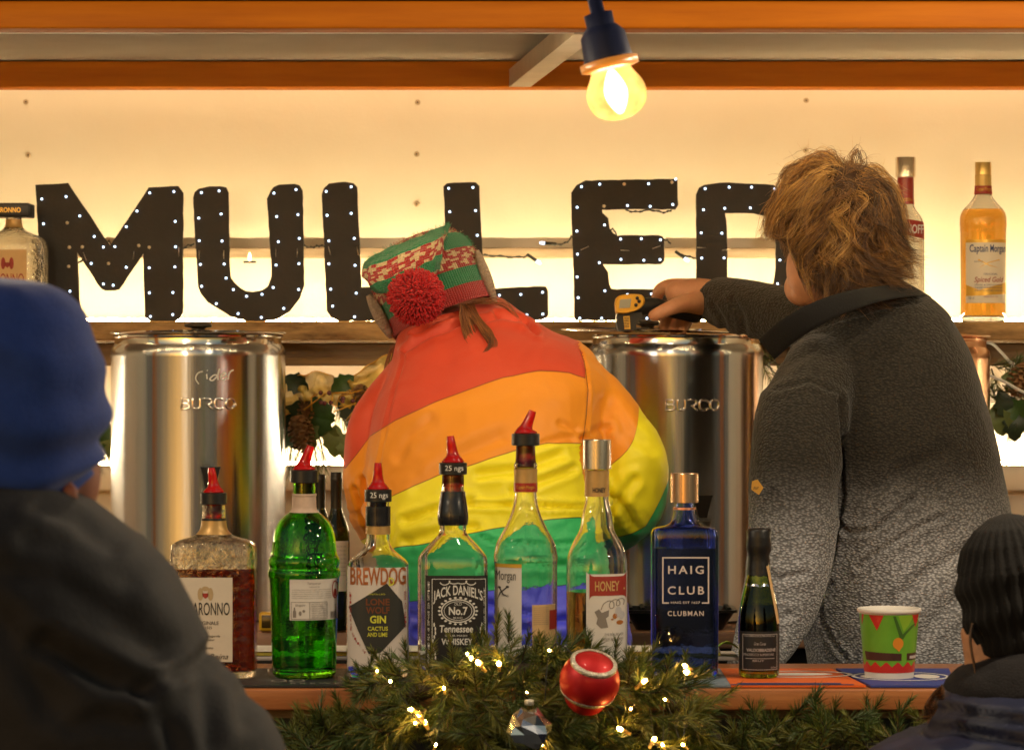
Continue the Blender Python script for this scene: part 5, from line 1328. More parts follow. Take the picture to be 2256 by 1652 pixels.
# knit rows: dark gaps between pale loops
vx = nt.nodes.new('ShaderNodeTexVoronoi'); vx.inputs['Scale'].default_value = 260; mp = nt.nodes.new('ShaderNodeMapping'); mp.inputs['Scale'].default_value = (.75, .75, 1.25); nt.links.new(tc.outputs['Object'], mp.inputs[0]); nt.links.new(mp.outputs[0], vx.inputs[0])
rp = nt.nodes.new('ShaderNodeMapRange'); rp.inputs[1].default_value = .15; rp.inputs[2].default_value = .65; rp.inputs[3].default_value = 1.25; rp.inputs[4].default_value = .38; nt.links.new(vx.outputs['Distance'], rp.inputs[0])
ml = nt.nodes.new('ShaderNodeMix'); ml.data_type = 'RGBA'; ml.blend_type = 'MULTIPLY'; ml.inputs['Factor'].default_value = 1; nt.links.new(om.outputs['Result'], ml.inputs['A']); nt.links.new(rp.outputs[0], ml.inputs['B'])
nt.links.new(ml.outputs['Result'], bs.inputs['Base Color'])
bp = nt.nodes.new('ShaderNodeBump'); bp.inputs['Strength'].default_value = .8; bp.inputs['Distance'].default_value = .003; bp.invert = True; nt.links.new(vx.outputs['Distance'], bp.inputs['Height']); nt.links.new(bp.outputs[0], bs.inputs['Normal'])
fl2.materials.append(m_fleece); fo = link('fleece', shift(fl2, OFF2), p2)
# badge on the sleeve
k = MB(); k.prism([[(1657, 1060), (1669, 1056), (1682, 1074), (1672, 1090), (1655, 1078)]], lambda a, b_, t: P(a, b_, 5.058 + (a - 1655) * -.0006) - OFF2 + Vector((0, t, 0)), .002)
k.build('sleeve_badge', M('mustard cloth badge', (.62, .32, .05), .7), fo, smooth=False, fix=True)
k = MB(); pl = lambda a, z: (a, P(1668, 1073, 5.048).y - OFF2.y, z)
c = P(1668, 1073, 5.05) - OFF2; put_text(k, 'surf', c.x - .006, c.x + .006, c.z - .003, c.z + .003, pl, shear=.3); k.build('badge_lettering', m_ink, fo, smooth=False)
# stand-up collar, open at the throat
top = [(1672, 750, 5.14), (1722, 706, 5.09), (1790, 668, 5.07), (1860, 644, 5.11), (1930, 632, 5.20), (1990, 628, 5.32), (2012, 632, 5.44), (1985, 640, 5.53)]
bot = [(1706, 792, 5.15), (1752, 752, 5.10), (1810, 715, 5.08), (1875, 685, 5.10), (1950, 662, 5.18), (2022, 652, 5.30), (2052, 656, 5.42), (2020, 668, 5.54)]
qt = spline([tuple(P(*p)) for p in top], 6); qb = spline([tuple(P(*p)) for p in bot], 6)
k = MB(); rings = []
for a, b_ in zip(qt, qb):
    a, b_ = Vector(a) - OFF2, Vector(b_) - OFF2; out = Vector((-.15, -1, .1)).normalized() * .006; r = []
    for t in range(7): r.append(a.lerp(b_, t / 6) + out * (1 + .6 * math.sin(PI * t / 6)))
    for t in range(6, -1, -1): r.append(a.lerp(b_, t / 6) - out * .5)
    rings.append(r)
k.rings(rings, True); k.build('collar', fabric('black fleece collar', base=(.008, .007, .006), bump=.7, scale=300, rough=.95), p2, fix=True)
# head, neck and outstretched hand: one skin
k = MB()
HC = P(1838, 508, 5.34)
k.ell(HC, (.070, .092, .096)); k.ell(P(1800, 592, 5.36), (.050, .062, .062)); k.ell(P(1768, 634, 5.38), (.030, .034, .030)); k.ell(P(1758, 565, 5.45), (.014, .016, .020))
limb(k, [(1880, 590, 5.36, 72), (1895, 690, 5.38, 76)])
limb(k, [(1810, 560, 5.33, 62), (1785, 620, 5.35, 50), (1775, 640, 5.36, 34)])
k.ell(P(1846, 560, 5.255), (.012, .012, .028))     # ear under the hair
limb(k, [(1890, 690, 5.38, 70), (1830, 722, 5.48, 48), (1740, 700, 5.60, 45), (1640, 672, 5.72, 42)])
limb(k, [(1640, 672, 5.72, 42), (1590, 662, 5.765, 41), (1562, 655, 5.775, 40), (1525, 648, 5.775, 36), (1492, 645, 5.775, 27)])
limb(k, [(1530, 632, 5.785, 20), (1490, 634, 5.79, 19)]); limb(k, [(1540, 672, 5.775, 22), (1500, 672, 5.775, 18)])
limb(k, [(1510, 632, 5.79, 19), (1478, 630, 5.795, 16.5), (1454, 640, 5.81, 14.5), (1447, 662, 5.825, 12.5), (1452, 684, 5.815, 11)])
limb(k, [(1545, 668, 5.75, 27), (1510, 668, 5.715, 21), (1478, 678, 5.695, 16.5), (1452, 690, 5.692, 15), (1441, 695, 5.694, 13.5)])
limb(k, [(1498, 655, 5.79, 17), (1478, 672, 5.81, 14.5), (1468, 700, 5.80, 12.5), (1461, 722, 5.775, 10.5)])
limb(k, [(1512, 660, 5.79, 17), (1496, 684, 5.81, 14.5), (1490, 708, 5.80, 12.5), (1484, 728, 5.775, 10.5)])
limb(k, [(1535, 668, 5.785, 16), (1523, 690, 5.80, 13), (1515, 710, 5.795, 11.5), (1506, 728, 5.775, 10)])
bd = organic(k, .0028, 3)
bd.materials.append(m_skin); link('body', shift(bd, OFF2), p2)
k = MB(); k.ell(P(1447, 693, 5.6845) - OFF2, (.006, .0025, .0045), Matrix.Rotation(.5, 3, 'Y')); k.build('thumbnail', M('pink nail', (.55, .28, .19), .3), p2)
# legs
k = MB(); slices(k, [(1500, 1800, 2240, 5.33, .15), (1600, 1800, 2235, 5.33, .15), (1700, 1810, 2230, 5.33, .14)], n=30)
for cx_p in (1915, 2125): limb(k, [(cx_p, 1650, 5.33, 105), (cx_p, 2000, 5.33, 82), (cx_p, 2500, 5.33, 68)])
tr = organic(k, .014, 3); tr.materials.append(fabric('charcoal trousers', base=(.02, .02, .02))); link('trousers', shift(tr, OFF2), p2)
# shaggy hair: flows from the crown, out over the skull, then down with a wave and a flick
m_hair = [hairmat('brown hair', (.17, .070, .013)), hairmat('dark brown hair', (.050, .020, .006)), hairmat('golden hair', (.42, .205, .043)), hairmat('fair hair', (.58, .33, .09))]
k = MB(); R2_ = Vector((.075, .100, .104))
k.ell(HC - OFF2 + Vector((.004, -.002, .006)), tuple(R2_ * .985)); 
ps = []; rnd = random.Random(11)
crown = Vector((.08, -.50, .86)).normalized()
def lock(dv, L, lift, wave, flick):
    p = HC + Vector((dv.x * R2_.x, dv.y * R2_.y, dv.z * R2_.z)); nrm = dv
    tang = dv - crown * dv.dot(crown); tang = tang - nrm * tang.dot(nrm)
    tang = tang.normalized() if tang.length > .08 else Vector((rnd.uniform(-1, 1), -.5, rnd.uniform(-.3, .3))).normalized()
    swirl = nrm.cross(tang); ph = 6 * noise.noise(dv * 2.2 + Vector((3, 3, 3))); pts = [p.copy()]
    vel = (tang + nrm * .38 + swirl * (.35 + .9 * noise.noise(dv * 3))).normalized(); n = 12
    for st_ in range(n):
        t = st_ / n; e = p - HC; on = Vector((e.x / R2_.x, e.y / R2_.y, e.z / R2_.z)).normalized()
        vel = vel + Vector((0, 0, -1)) * (.12 + .22 * t) + on.cross(Vector((0, 0, 1))) * (wave * math.sin(ph + t * 7)) + on * (wave * .35 * math.cos(ph * 1.7 + t * 8))
        if t > .65: vel += Vector((on.x, on.y, .5)) * flick
        if dv.x > .1 and t > .25: vel += Vector((.34, -.05, .05)) * t
        vel.normalize(); p = p + vel * (L / n); e = p - HC
        sc = math.sqrt((e.x / (R2_.x + lift)) ** 2 + (e.y / (R2_.y + lift)) ** 2 + (e.z / (R2_.z + lift)) ** 2); top_ = 1.10 + (.95 if dv.z < .45 and dv.x > -.2 else .3) * max(0, t - .42)
        if sc < 1: p = HC + e / max(sc, .3)
        elif sc > top_: p = HC + e * (lerp(top_, sc, .35) / sc)
        pts.append(p.copy())
    return pts
for i in range(560):
    while True:
        dv = Vector((rnd.gauss(0, 1), rnd.gauss(0, 1), rnd.gauss(0, 1))).normalized()
        if i > 440: dv = Vector((rnd.uniform(-.5, 1), rnd.uniform(-1, -.2), rnd.uniform(-.55, .15))).normalized()
        if dv.z > -.60 and not (dv.x < -.66 and dv.y > -.30 and dv.z < .1) and not (dv.y > .5 and dv.z < .35): break
    L = rnd.uniform(.090, .185) * (1.0 if dv.z > -.15 else .80) * (1.3 if dv.x > .15 else 1)
    g_ = lock(dv, L, rnd.choice([.003, .006, .010, .014, .020]), rnd.uniform(.25, .85), rnd.uniform(-.1, .75))
    hi = rnd.random() - .04 + .26 * (dv.x < -.15) + .10 * (dv.z > .5) - .30 * (dv.z < -.1)
    n = rnd.randint(15, 24); r0 = rnd.uniform(.0035, .0065)
    for q_ in range(n):
        o1 = Vector((rnd.gauss(0, 1), rnd.gauss(0, 1), rnd.gauss(0, 1))) * r0; o2 = Vector((rnd.gauss(0, 1), rnd.gauss(0, 1), rnd.gauss(0, 1))) * r0 * rnd.choice([.35, .6, 1.1, 2.0]); m_ = len(g_) - 1; cut = rnd.uniform(.8, 1)
        pts = [pp + o1.lerp(o2, jn / m_) + Vector((noise.noise(pp * 60 + o1 * 900), noise.noise(pp * 60 + o1 * 900 + Vector((5, 0, 0))), 0)) * .0034 for jn, pp in enumerate(g_) if jn <= m_ * cut + .5]
        face = next((jn for jn, pp in enumerate(pts) if refpx(pp, 5.3)[1] > 530 and refpx(pp, 5.3)[0] < 1726 + .40 * (refpx(pp, 5.3)[1] - 530)), None)
        if face is not None: pts = pts[:face]
        if len(pts) < 4: continue
        h2 = hi + rnd.uniform(-.3, .3); ps.append((pts, 1 if h2 < .3 else 0 if h2 < .72 else 2 if h2 < 1.08 else 3, rnd.uniform(.45, 1.05)))
for i in range(330):                                  # flyaways
    dv = Vector((rnd.gauss(0, 1), rnd.gauss(0, .6) - .3, abs(rnd.gauss(0, 1)))).normalized(); p = HC + Vector((dv.x * R2_.x, dv.y * R2_.y, dv.z * R2_.z)); pts = [p]
    vel = (dv + Vector((rnd.uniform(-1, 1), rnd.uniform(-1, 1), .2)) * .8).normalized(); ax = Vector((rnd.uniform(-1, 1), rnd.uniform(-1, 1), rnd.uniform(-1, 1))) * .28
    for st_ in range(9): vel = (vel + vel.cross(ax) + Vector((0, 0, -.10))).normalized(); p = p + vel * .0062; pts.append(p)
    ps.append((pts, rnd.choice([0, 2, 3]), .45))
for v in range(len(k.v)): pass
capo = k.build('hair_underlayer', M('hair roots', (.045, .019, .006), .9, var=.3, vscale=60), p2)
hairs('hair', ps, m_hair, p2, OFF2, .00054)

# infrared thermometer held in the hand
th = thing('thermometer', 'yellow and black infrared thermometer gun pointed into the urn', 'thermometer', P(1388, 700, 5.74)); T0 = th.location.copy()
def tp(a, b_, d=5.70): return P(a, b_, d) - T0
k = MB(); k.prism([[(1360, 690), (1414, 688), (1416, 700), (1404, 712), (1400, 728), (1362, 728), (1358, 710)]], lambda a, b_, t: tp(a, b_, 5.70) + Vector((0, t, 0)), .085)
k.build('body', m_black_plastic, th, fix=True, smooth=False)
k = MB(); rg = []
for t, g_ in ((0, .90), (.004, 1.0), (.012, 1.0), (.016, .96)):
    cxx, cyy = 1387, 670; lp = [(1356, 690), (1354, 672), (1357, 658), (1366, 651), (1384, 648), (1405, 648), (1416, 651), (1421, 661), (1418, 672), (1408, 682), (1392, 688), (1374, 691)]
    lp = [q_[:2] for q_ in spline([tuple(map(float, p)) for p in lp + lp[:1]], 3)[:-1]]
    rg.append([tp(cxx + (a - cxx) * g_, cyy + (b_ - cyy) * g_, 5.682) + Vector((0, t, 0)) for a, b_ in lp])
k.rings(rg, True); k.build('yellow_panel', M('yellow plastic shell', (.66, .33, .015), .4), th, fix=True, angle=40)
k = MB(); k.prism([[(1364, 679), (1366, 660), (1391, 658), (1388, 678)]], lambda a, b_, t: tp(a, b_, 5.6805) + Vector((0, t, 0)), .001); k.build('screen', M('grey display', (.30, .29, .22), .25), th, smooth=False, fix=True)
for a, b_ in ((1404, 657), (1408, 664), (1401, 672)):
    k = MB(); k.ell(tp(a, b_, 5.681), (.0032, .002, .0032), nu=10, nv=6); k.build('button', m_rubber, th)
k = MB(); k.prism([[(1373, 697), (1387, 696), (1389, 725), (1376, 725)]], lambda a, b_, t: tp(a, b_, 5.6992) + Vector((0, t, 0)), .0006); st_ = k.build('warning_sticker', m_ink_gold, th, smooth=False, fix=True)
k = MB()
for i in range(7): k.prism([[(1375, 700 + i * 3.4), (1386, 699.4 + i * 3.4), (1386, 701 + i * 3.4), (1375, 701.6 + i * 3.4)]], lambda a, b_, t: tp(a, b_, 5.6985) + Vector((0, t, 0)), .0003)
k.build('sticker_lettering', m_ink, st_, smooth=False, fix=True)
k = MB(); q = [(1400, 680, 5.72, 18), (1430, 674, 5.735, 19), (1470, 680, 5.755, 18), (1510, 690, 5.765, 17), (1532, 695, 5.77, 17)]; qq = [(*(P(a, b_, d) - T0), r * S(d)) for a, b_, d, r in q]; qq = spline(qq, 4)
k.tube([p[:3] for p in qq], [p[3] for p in qq], 16, round_caps=True); k.build('handle', m_rubber, th)
k = MB(); k.tube([tp(1382, 712, 5.79), tp(1382, 712, 5.83)], [.017, .014], 16); k.build('nozzle', m_black_plastic, th)

# ---------------------------------------------------------------- customer in the blue beanie, close to the lens
p3 = thing('person', 'blurred customer in blue beanie and dark coat seen from behind', 'person', (P(60, 0, 3.2).x, 3.2, 0)); OFF3 = p3.location.copy()
DM = 3.15
k = MB()
slices(k, [(1060, -120, 120, DM, .085), (1090, -190, 170, DM, .12), (1115, -250, 205, DM, .14), (1160, -310, 262, DM, .16), (1230, -350, 352, DM, .17), (1300, -380, 405, DM, .175), (1370, -400, 438, DM, .18), (1440, -420, 458, DM, .185), (1500, -430, 512, DM, .19), (1560, -445, 570, DM, .19), (1652, -460, 632, DM, .19), (1900, -480, 690, DM, .19), (2300, -480, 700, DM, .18)], n=48)
coat = organic(k, .007, 5)
creases3 = [([(95, 1415), (150, 1450), (230, 1500), (300, 1530)], 16, .022), ([(300, 1530), (400, 1490), (455, 1440)], 12, .012), ([(60, 1200), (150, 1210), (260, 1290)], 22, .010), ([(0, 1260), (120, 1270), (240, 1360), (330, 1450)], 24, .012), ([(-20, 1330), (60, 1440), (120, 1560)], 22, .012), ([(420, 1520), (440, 1590), (450, 1652)], 14, .008), ([(320, 1560), (360, 1620), (380, 1660)], 14, .008), ([(500, 1560), (520, 1620)], 12, .006), ([(60, 1130), (140, 1160), (220, 1220)], 12, .008), ([(160, 1600), (220, 1580), (300, 1600)], 14, .008)]
creases3 = [(p_, w_ * 1.4, q_ * .6) for p_, w_, q_ in creases3]
drape(coat, 2.98, creases3, .005, 7, (1, 1, 1), 4.0)
coat.materials.append(M('dark brown grey coat cloth', (.025, .022, .021), .75, var=.35, vscale=14, bump=.35, bscale=260, sheen=.08)); link('coat', shift(coat, OFF3), p3)
k = MB(); rings = []                                    # beanie with turned folds
C3 = P(8, 868, DM); A3 = Vector((.10, -.10, 1)).normalized(); u3 = Vector((1, 0, -.10)).normalized(); v3 = A3.cross(u3)
for i in range(90):
    t = i / 89; phi = lerp(-1.02, PI / 2 - .01, t)
    r = .090 * max(.04, math.cos(phi * .98)) ** .62 if phi > 0 else .090 * (1 - .06 * (phi / .92) ** 2)
    z = .108 * math.sin(phi) * (1.0 if phi > 0 else .98)
    fold = 0
    for c_, w_, a_ in ((-.86, .10, .010), (-.50, .12, .013), (-.14, .12, .012), (.22, .12, .008), (.55, .12, .004)): pass
    ring = []
    for j in range(72):
        a = 2 * PI * j / 72; fold = 0; ph_ = phi + .20 * math.sin(a + 1.1) + .16 * noise.noise((math.cos(a) * 1.3, math.sin(a) * 1.3, phi))
        for c_, w_, a_ in ((-.88, .11, .008), (-.52, .15, .012), (-.10, .18, .010), (.36, .2, .006)): fold += a_ * (1 + .7 * noise.noise((math.cos(a) * 1.4 + c_ * 9, math.sin(a) * 1.4, 0))) * math.exp(-((ph_ - c_) / w_) ** 2)
        zz = z + (.045 * math.cos(a - .35) - .022) * max(0, 1 - t * 1.8); rr = r + fold * (1 + .3 * noise.noise((math.cos(a) * 1.6, math.sin(a) * 1.6, i * .05))) + .003 * noise.noise((math.cos(a) * 2, math.sin(a) * 2, i * .08))
        ring.append(C3 - OFF3 + A3 * zz + (u3 * math.cos(a) + v3 * math.sin(a)) * rr)
    rings.append(ring)
k.rings(rings, True); k.build('beanie', M('navy blue wool', (.028, .075, .36), .85, var=.15, vscale=40, bump=.4, bscale=300, sheen=.25), p3)
k = MB(); k.ell(P(20, 930, DM + .005), (.070, .074, .100)); k.ell(P(140, 1045, DM + .03), (.036, .042, .052)); k.ell(P(178, 1010, DM + .05), (.017, .03, .040)); limb(k, [(40, 1040, DM, 130), (30, 1200, DM, 140)]); 
limb(k, [(150, 1072, DM - .035, 17), (158, 1094, DM - .04, 19), (150, 1116, DM - .032, 13)])
k.ell(P(192, 1010, DM + .10), (.014, .016, .016))
bd = organic(k, .0055, 3); bd.materials.append(m_skin_ear); link('body', shift(bd, OFF3), p3)
ps = []; rnd = random.Random(2)
for i in range(26):
    a = (190 + rnd.uniform(-6, 6), 985 + rnd.uniform(-10, 40)); q = spline([tuple(P(a[0] + t * rnd.uniform(6, 16) + 5 * math.sin(t * 2 + i), a[1] + t * rnd.uniform(4, 12), DM + .03)) for t in range(4)], 3); ps.append((q, 0, 1))
hairs('hair', ps, [m_hair[1]], p3, OFF3, .0005)

# ---------------------------------------------------------------- customer in the black ribbed beanie
p4 = thing('person', 'customer in black ribbed beanie and navy coat at the lower right corner', 'person', (P(2240, 0, 4.1).x, 4.1, 0)); OFF4 = p4.location.copy()
DW = 4.1; k = MB(); rings = []
C4 = P(2236, 1290, DW); A4 = Vector((-.12, .0, 1)).normalized(); u4 = Vector((1, 0, .12)).normalized(); v4 = A4.cross(u4)
prof4 = [(-150, 94), (-140, 101), (-110, 112), (-60, 122), (0, 127), (50, 121), (95, 103), (130, 76), (152, 40), (160, 8)]
for i in range(70):
    h = lerp(-150, 160, i / 69); r = interp(prof4, h) * S(DW); ring = []
    for j in range(256):
        a = 2 * PI * j / 256; tw = a * 32 + h * .012 + 1.2 * noise.noise((math.cos(a), math.sin(a), h * .02)); rib = .0016 * math.sin(tw) * min(1, (165 - h) / 80) * min(1, max(.15, (h + 150) / 50)); fold = .0024 * math.sin((h + 30 * math.cos(a - 2.2)) * .075) * (1 if h < 40 else .4)
        ring.append(C4 - OFF4 + A4 * (h * S(DW)) + (u4 * math.cos(a) + v4 * math.sin(a)) * (r + rib + fold))
    rings.append(ring)
k.rings(rings, True); k.build('beanie', M('black ribbed wool', (.0065, .0055, .005), .92, bump=.6, bscale=400, var=.25, vscale=60), p4)
k = MB(); k.ell(P(2232, 1330, DW), (.054, .056, .080)); k.ell(P(2170, 1420, DW + .012), (.028, .034, .040)); k.ell(P(2150, 1400, DW + .01), (.018, .026, .024))
limb(k, [(2150, 1374, DW + .01, 13), (2134, 1386, DW + .01, 12), (2123, 1394, DW + .01, 9.5)]); k.ell(P(2144, 1436, DW + .012), (.010, .014, .010)); k.ell(P(2152, 1462, DW + .01), (.016, .02, .014))
limb(k, [(2215, 1420, DW, 75), (2225, 1520, DW, 85)])
bd = organic(k, .0042, 3); bd.materials.append(m_skin); link('body', shift(bd, OFF4), p4)
k = MB(); rings = []
for py, xl, xr, hd in ((1424, 2215, 2310, .05), (1436, 2188, 2350, .08), (1456, 2142, 2380, .10), (1485, 2104, 2400, .112), (1512, 2084, 2410, .12), (1535, 2082, 2410, .12), (1550, 2110, 2390, .105)): rings.append((py, xl, xr, DW, hd))
slices(k, rings, n=44); hc = organic(k, .006, 3); drape(hc, 4.0, [], .006, 11, (1, 1, 2.5), 3.0)
hc.materials.append(M('black fur lined collar', (.010, .008, .009), .95, bump=.8, bscale=380, var=.3, vscale=60)); link('collar', shift(hc, OFF4), p4)
k = MB(); slices(k, [(1500, 2110, 2400, DW, .10), (1535, 2064, 2430, DW, .14), (1575, 2056, 2460, DW, .15), (1605, 2040, 2480, DW, .155), (1622, 1990, 2500, DW, .16), (1650, 1925, 2520, DW, .165), (1720, 1860, 2560, DW, .165), (1900, 1840, 2580, DW, .16), (2300, 1850, 2580, DW, .16)], n=44)
ct = organic(k, .007, 4); drape(ct, 3.95, [([(2060, 1600), (2120, 1580), (2256, 1590)], 9, .006), ([(2070, 1640), (2130, 1620), (2256, 1640)], 10, .006)], .007, 9, (1, 1, 2), 6.0)
ct.materials.append(M('navy quilted nylon', (.014, .018, .050), .5, var=.2, vscale=20, bump=.2, bscale=200)); link('coat', shift(ct, OFF4), p4)
ps = []; rnd = random.Random(9)
for i in range(34):
    s_ = rnd.uniform(-1, 1)
    q = spline([tuple(P(a + 2 * s_ + rnd.uniform(-1, 1), b_, DW - .045 + .012 * s_)) for a, b_ in ((2143, 1372), (2138, 1400), (2140, 1430), (2146, 1462), (2150, 1485))], 4); ps.append((q, rnd.choice([0, 1]), 1))
hairs('hair', ps, [m_hair[0], m_hair[1], m_ginger[0]], p4, OFF4, .0007); ps = []
for i in range(150):
    s_ = rnd.uniform(-1, 1); ph = rnd.uniform(0, 6); L = rnd.uniform(.4, 1)
    q = [tuple(P(2072 - 46 * t * L + 9 * math.sin(ph * .2 + t * 9 + s_), 1520 + 70 * t * L + 9 * math.cos(ph * .3 + t * 8) + 10 * s_, DW - .10 + .01 * s_)) for t in [j / 14 for j in range(15)]]; ps.append((q, rnd.choice([0, 1, 1, 2]), 1.1))
hairs('hair_curls', ps, [m_hair[0], m_hair[1], m_ginger[0]], p4, OFF4, .0007)
# ================================================================ garlands
m_needle = [M('dark green needles', (.048, .080, .014), .5, var=.3, vscale=15), M('olive needles', (.135, .145, .022), .5, var=.3, vscale=15), M('brown tipped needles', (.17, .12, .03), .6, var=.3, vscale=15)]
m_twig = M('garland wire twig', (.035, .022, .010), .7)
def sprig(k, p, dirv, L, rnd, nn=80, nl=.032, wd=.0011, tw=4):
    """one branchlet: a wire stem with a brush of flat needles; needles use material 0..2, stem 3"""
    dirv = dirv.normalized(); a = dirv.orthogonal().normalized(); b_ = dirv.cross(a); bend = (a * rnd.uniform(-1, 1) + b_ * rnd.uniform(-1, 1)) * .25
    pt = lambda t: p + dirv * (L * t) + bend * (L * t * t)
    k.tube([pt(0), pt(.5), pt(1)], [.0013, .0011, .0006], 4, 3, caps=False)
    base = 0 if rnd.random() < .55 else 1
    for i in range(nn):
        t = (i + rnd.random()) / nn; ang = i * 2.4 + rnd.uniform(-.4, .4); rd = a * math.cos(ang) + b_ * math.sin(ang)
        spread = lerp(.95, .35, t) * rnd.uniform(.7, 1.2); dn = (dirv + bend * 2 * t + rd * spread).normalized(); l = nl * rnd.uniform(.7, 1.15) * lerp(1.0, .75, t)
        q0 = pt(t); q1 = q0 + dn * l * .55 + Vector((0, 0, -.0006)); q2 = q0 + dn * l + Vector((0, 0, -.002)) + rd * .001
        sd = dn.cross(Vector((rnd.uniform(-1, 1), rnd.uniform(-1, 1), rnd.uniform(-1, 1))));
        if sd.length < .01: continue
        sd = sd.normalized() * wd * .5
        mi = base if rnd.random() > .14 else (2 if rnd.random() < .5 else 1 - base)
        k.add([q0 - sd, q0 + sd, q1 - sd * .95, q1 + sd * .95, q2], [(0, 1, 3, 2), (2, 3, 4)], mi)

rnd = random.Random(21)
def inpoly(x, y, pl):
    c = False
    for (ax, ay), (bx, by) in zip(pl, pl[1:] + pl[:1]):
        if (ay > y) != (by > y) and x < (bx - ax) * (y - ay) / (by - ay) + ax: c = not c
    return c
gar = thing('garland', 'thick artificial pine garland with warm lights heaped over the middle of the bar', 'garland', P(1150, 1560, 4.42)); G0 = gar.location.copy()
main = [(800, 1500), (850, 1484), (930, 1474), (1010, 1466), (1090, 1440), (1160, 1440), (1250, 1456), (1330, 1462), (1420, 1472), (1500, 1478), (1530, 1492), (1500, 1520), (1545, 1560), (1590, 1600), (1600, 1660), (1560, 1760), (700, 1760), (660, 1660), (720, 1620), (780, 1580), (850, 1560), (880, 1535), (830, 1515)]
k = MB(); cnt = 0
while cnt < 640:
    x, y = rnd.uniform(650, 1610), rnd.uniform(1390, 1760)
    if not inpoly(x, y, main): continue
    cnt += 1
    dpt = rnd.uniform(4.30, 4.50) if y > 1500 else rnd.uniform(4.36, 4.56)
    p = P(x, y, dpt)
    if p.y > 4.47 and p.z < ZC + .01: p.y = rnd.uniform(4.30, 4.47)
    out = Vector(((x - 1150) / 500 + rnd.uniform(-.8, .8), rnd.uniform(-1.0, .25), (1560 - y) / 190 * .5 + rnd.uniform(-.7, .65)))
    if y < 1490: out.x *= .7; out.z = abs(out.z) * .3 + .05
    sprig(k, p - G0, out, rnd.uniform(.030, .062), rnd, nn=rnd.randint(55, 85), nl=rnd.uniform(.022, .034), wd=.00125)
o = k.build('needles', m_needle + [m_twig], gar, smooth=False); o['kind'] = 'stuff'
# upright tips that stand against the bottles
k = MB()
for x, y, dx, L in ((850, 1450, -.3, .05), (905, 1440, -.25, .055), (880, 1470, -.6, .05), (1000, 1430, -.1, .055), (1040, 1425, .1, .05), (1095, 1395, -.1, .050), (1120, 1390, .15, .045), (1090, 1420, -.4, .05), (1150, 1410, .3, .05), (1230, 1425, .2, .05), (1285, 1420, .1, .05), (1305, 1420, -.1, .045), (1350, 1435, .2, .05), (1400, 1450, .3, .05), (1465, 1455, .2, .045), (1505, 1465, .3, .05), (1520, 1480, .5, .05), (1060, 1410, -.2, .05), (1180, 1420, 0, .05), (945, 1440, .1, .05), (820, 1480, -.9, .05), (790, 1490, -1, .03)):
    sprig(k, P(x, y + (42 if y > 1405 else 25), 4.43) - G0, Vector((dx, -.1, 1)), L * .8, rnd, nn=62, nl=.021, wd=.00125)
o = k.build('upright_tips', m_needle + [m_twig], gar, smooth=False); o['kind'] = 'stuff'
# the garland's rope core, hung on the bar edge
k = MB(); q = spline([tuple(P(*p)) for p in ((700, 1690, 4.42), (860, 1560, 4.42), (1000, 1500, 4.44), (1180, 1480, 4.44), (1400, 1500, 4.44), (1540, 1600, 4.42), (1640, 1700, 4.42))], 5); k.tube([Vector(p) - G0 for p in q], .012, 8); k.build('rope_core', m_twig, gar)

def small_garland(label, spots, seed, cat='garland', dep=4.42):
    r_ = random.Random(seed); c = P(*spots[0][:2], dep); t = thing('garland', label, cat, c, 'pine garland runs along the bar front'); k = MB()
    for x, y, n, sz in spots:
        for i in range(n):
            px, py = x + r_.gauss(0, sz), y + r_.gauss(0, sz * .6)
            sprig(k, P(px, py, r_.uniform(4.36, 4.47)) - c, Vector((r_.uniform(-1, 1), r_.uniform(-.6, .1), r_.uniform(-.2, 1))), r_.uniform(.03, .055), r_, nn=r_.randint(40, 60), nl=r_.uniform(.020, .032), wd=.0012)
    o = k.build('needles', m_needle + [m_twig], t, smooth=False); o['kind'] = 'stuff'
    return t
small_garland('sparse pine garland below the bar edge left of the thick heap', [(690, 1640, 12, 28), (740, 1615, 10, 24), (650, 1660, 8, 25)], 4)
small_garland('sparse pine garland below the bar edge right of the thick heap', [(1640, 1640, 14, 26), (1690, 1650, 12, 28), (1800, 1620, 26, 34), (1850, 1650, 18, 34), (1950, 1640, 16, 34), (2020, 1650, 10, 30), (1745, 1655, 10, 26)], 6)

# warm fairy lights in the garland
fs_ = thing('fairy_lights', 'string of warm fairy lights woven through the thick pine garland', 'fairy lights', P(1100, 1500, 4.36)); FS0 = fs_.location.copy()
m_fairy = E('warm fairy light', (1.0, .54, .12), 150); m_fhold = M('clear bulb holder', (.55, .42, .16), .3, trans=.5)
spots = [(1040, 1450, 4.355), (1054, 1459, 4.35), (1099, 1461, 4.35), (906, 1563, 4.30), (922, 1572, 4.30), (935, 1590, 4.31), (1366, 1605, 4.30), (1441, 1628, 4.30), (1508, 1466, 4.36), (1513, 1480, 4.36), (1420, 1500, 4.34), (830, 1478, 4.38), (860, 1500, 4.36), (1210, 1432, 4.36), (978, 1515, 4.33), (1160, 1525, 4.33), (1505, 1640, 4.31), (1030, 1440, 4.36), (1270, 1450, 4.36), (1465, 1540, 4.33), (1195, 1640, 4.30), (1390, 1560, 4.32), (915, 1592, 4.30), (1460, 1640, 4.30), (960, 1640, 4.31)]
fb = None
for i, (x, y, d) in enumerate(spots):
    p = P(x, y, d) - FS0
    if fb is None:
        q = MB(); q.ell((0, 0, 0), (.0028, .0028, .0044), nu=10, nv=7); fb = q.mesh('bulb', m_fairy)
        q = MB(); q.tube([(0, 0, -.016), (0, 0, -.003)], [.0022, .0030], 8); fh = q.mesh('bulb_holder', m_fhold)
    o = link('bulb', fb, fs_, p); o.rotation_euler = (rnd.uniform(-.9, .9), rnd.uniform(-1.2, 1.2), 0); o.scale = (1, 1, 1) if i < 11 else (.55, .55, .55)
    h = link('bulb_holder', fh, o)
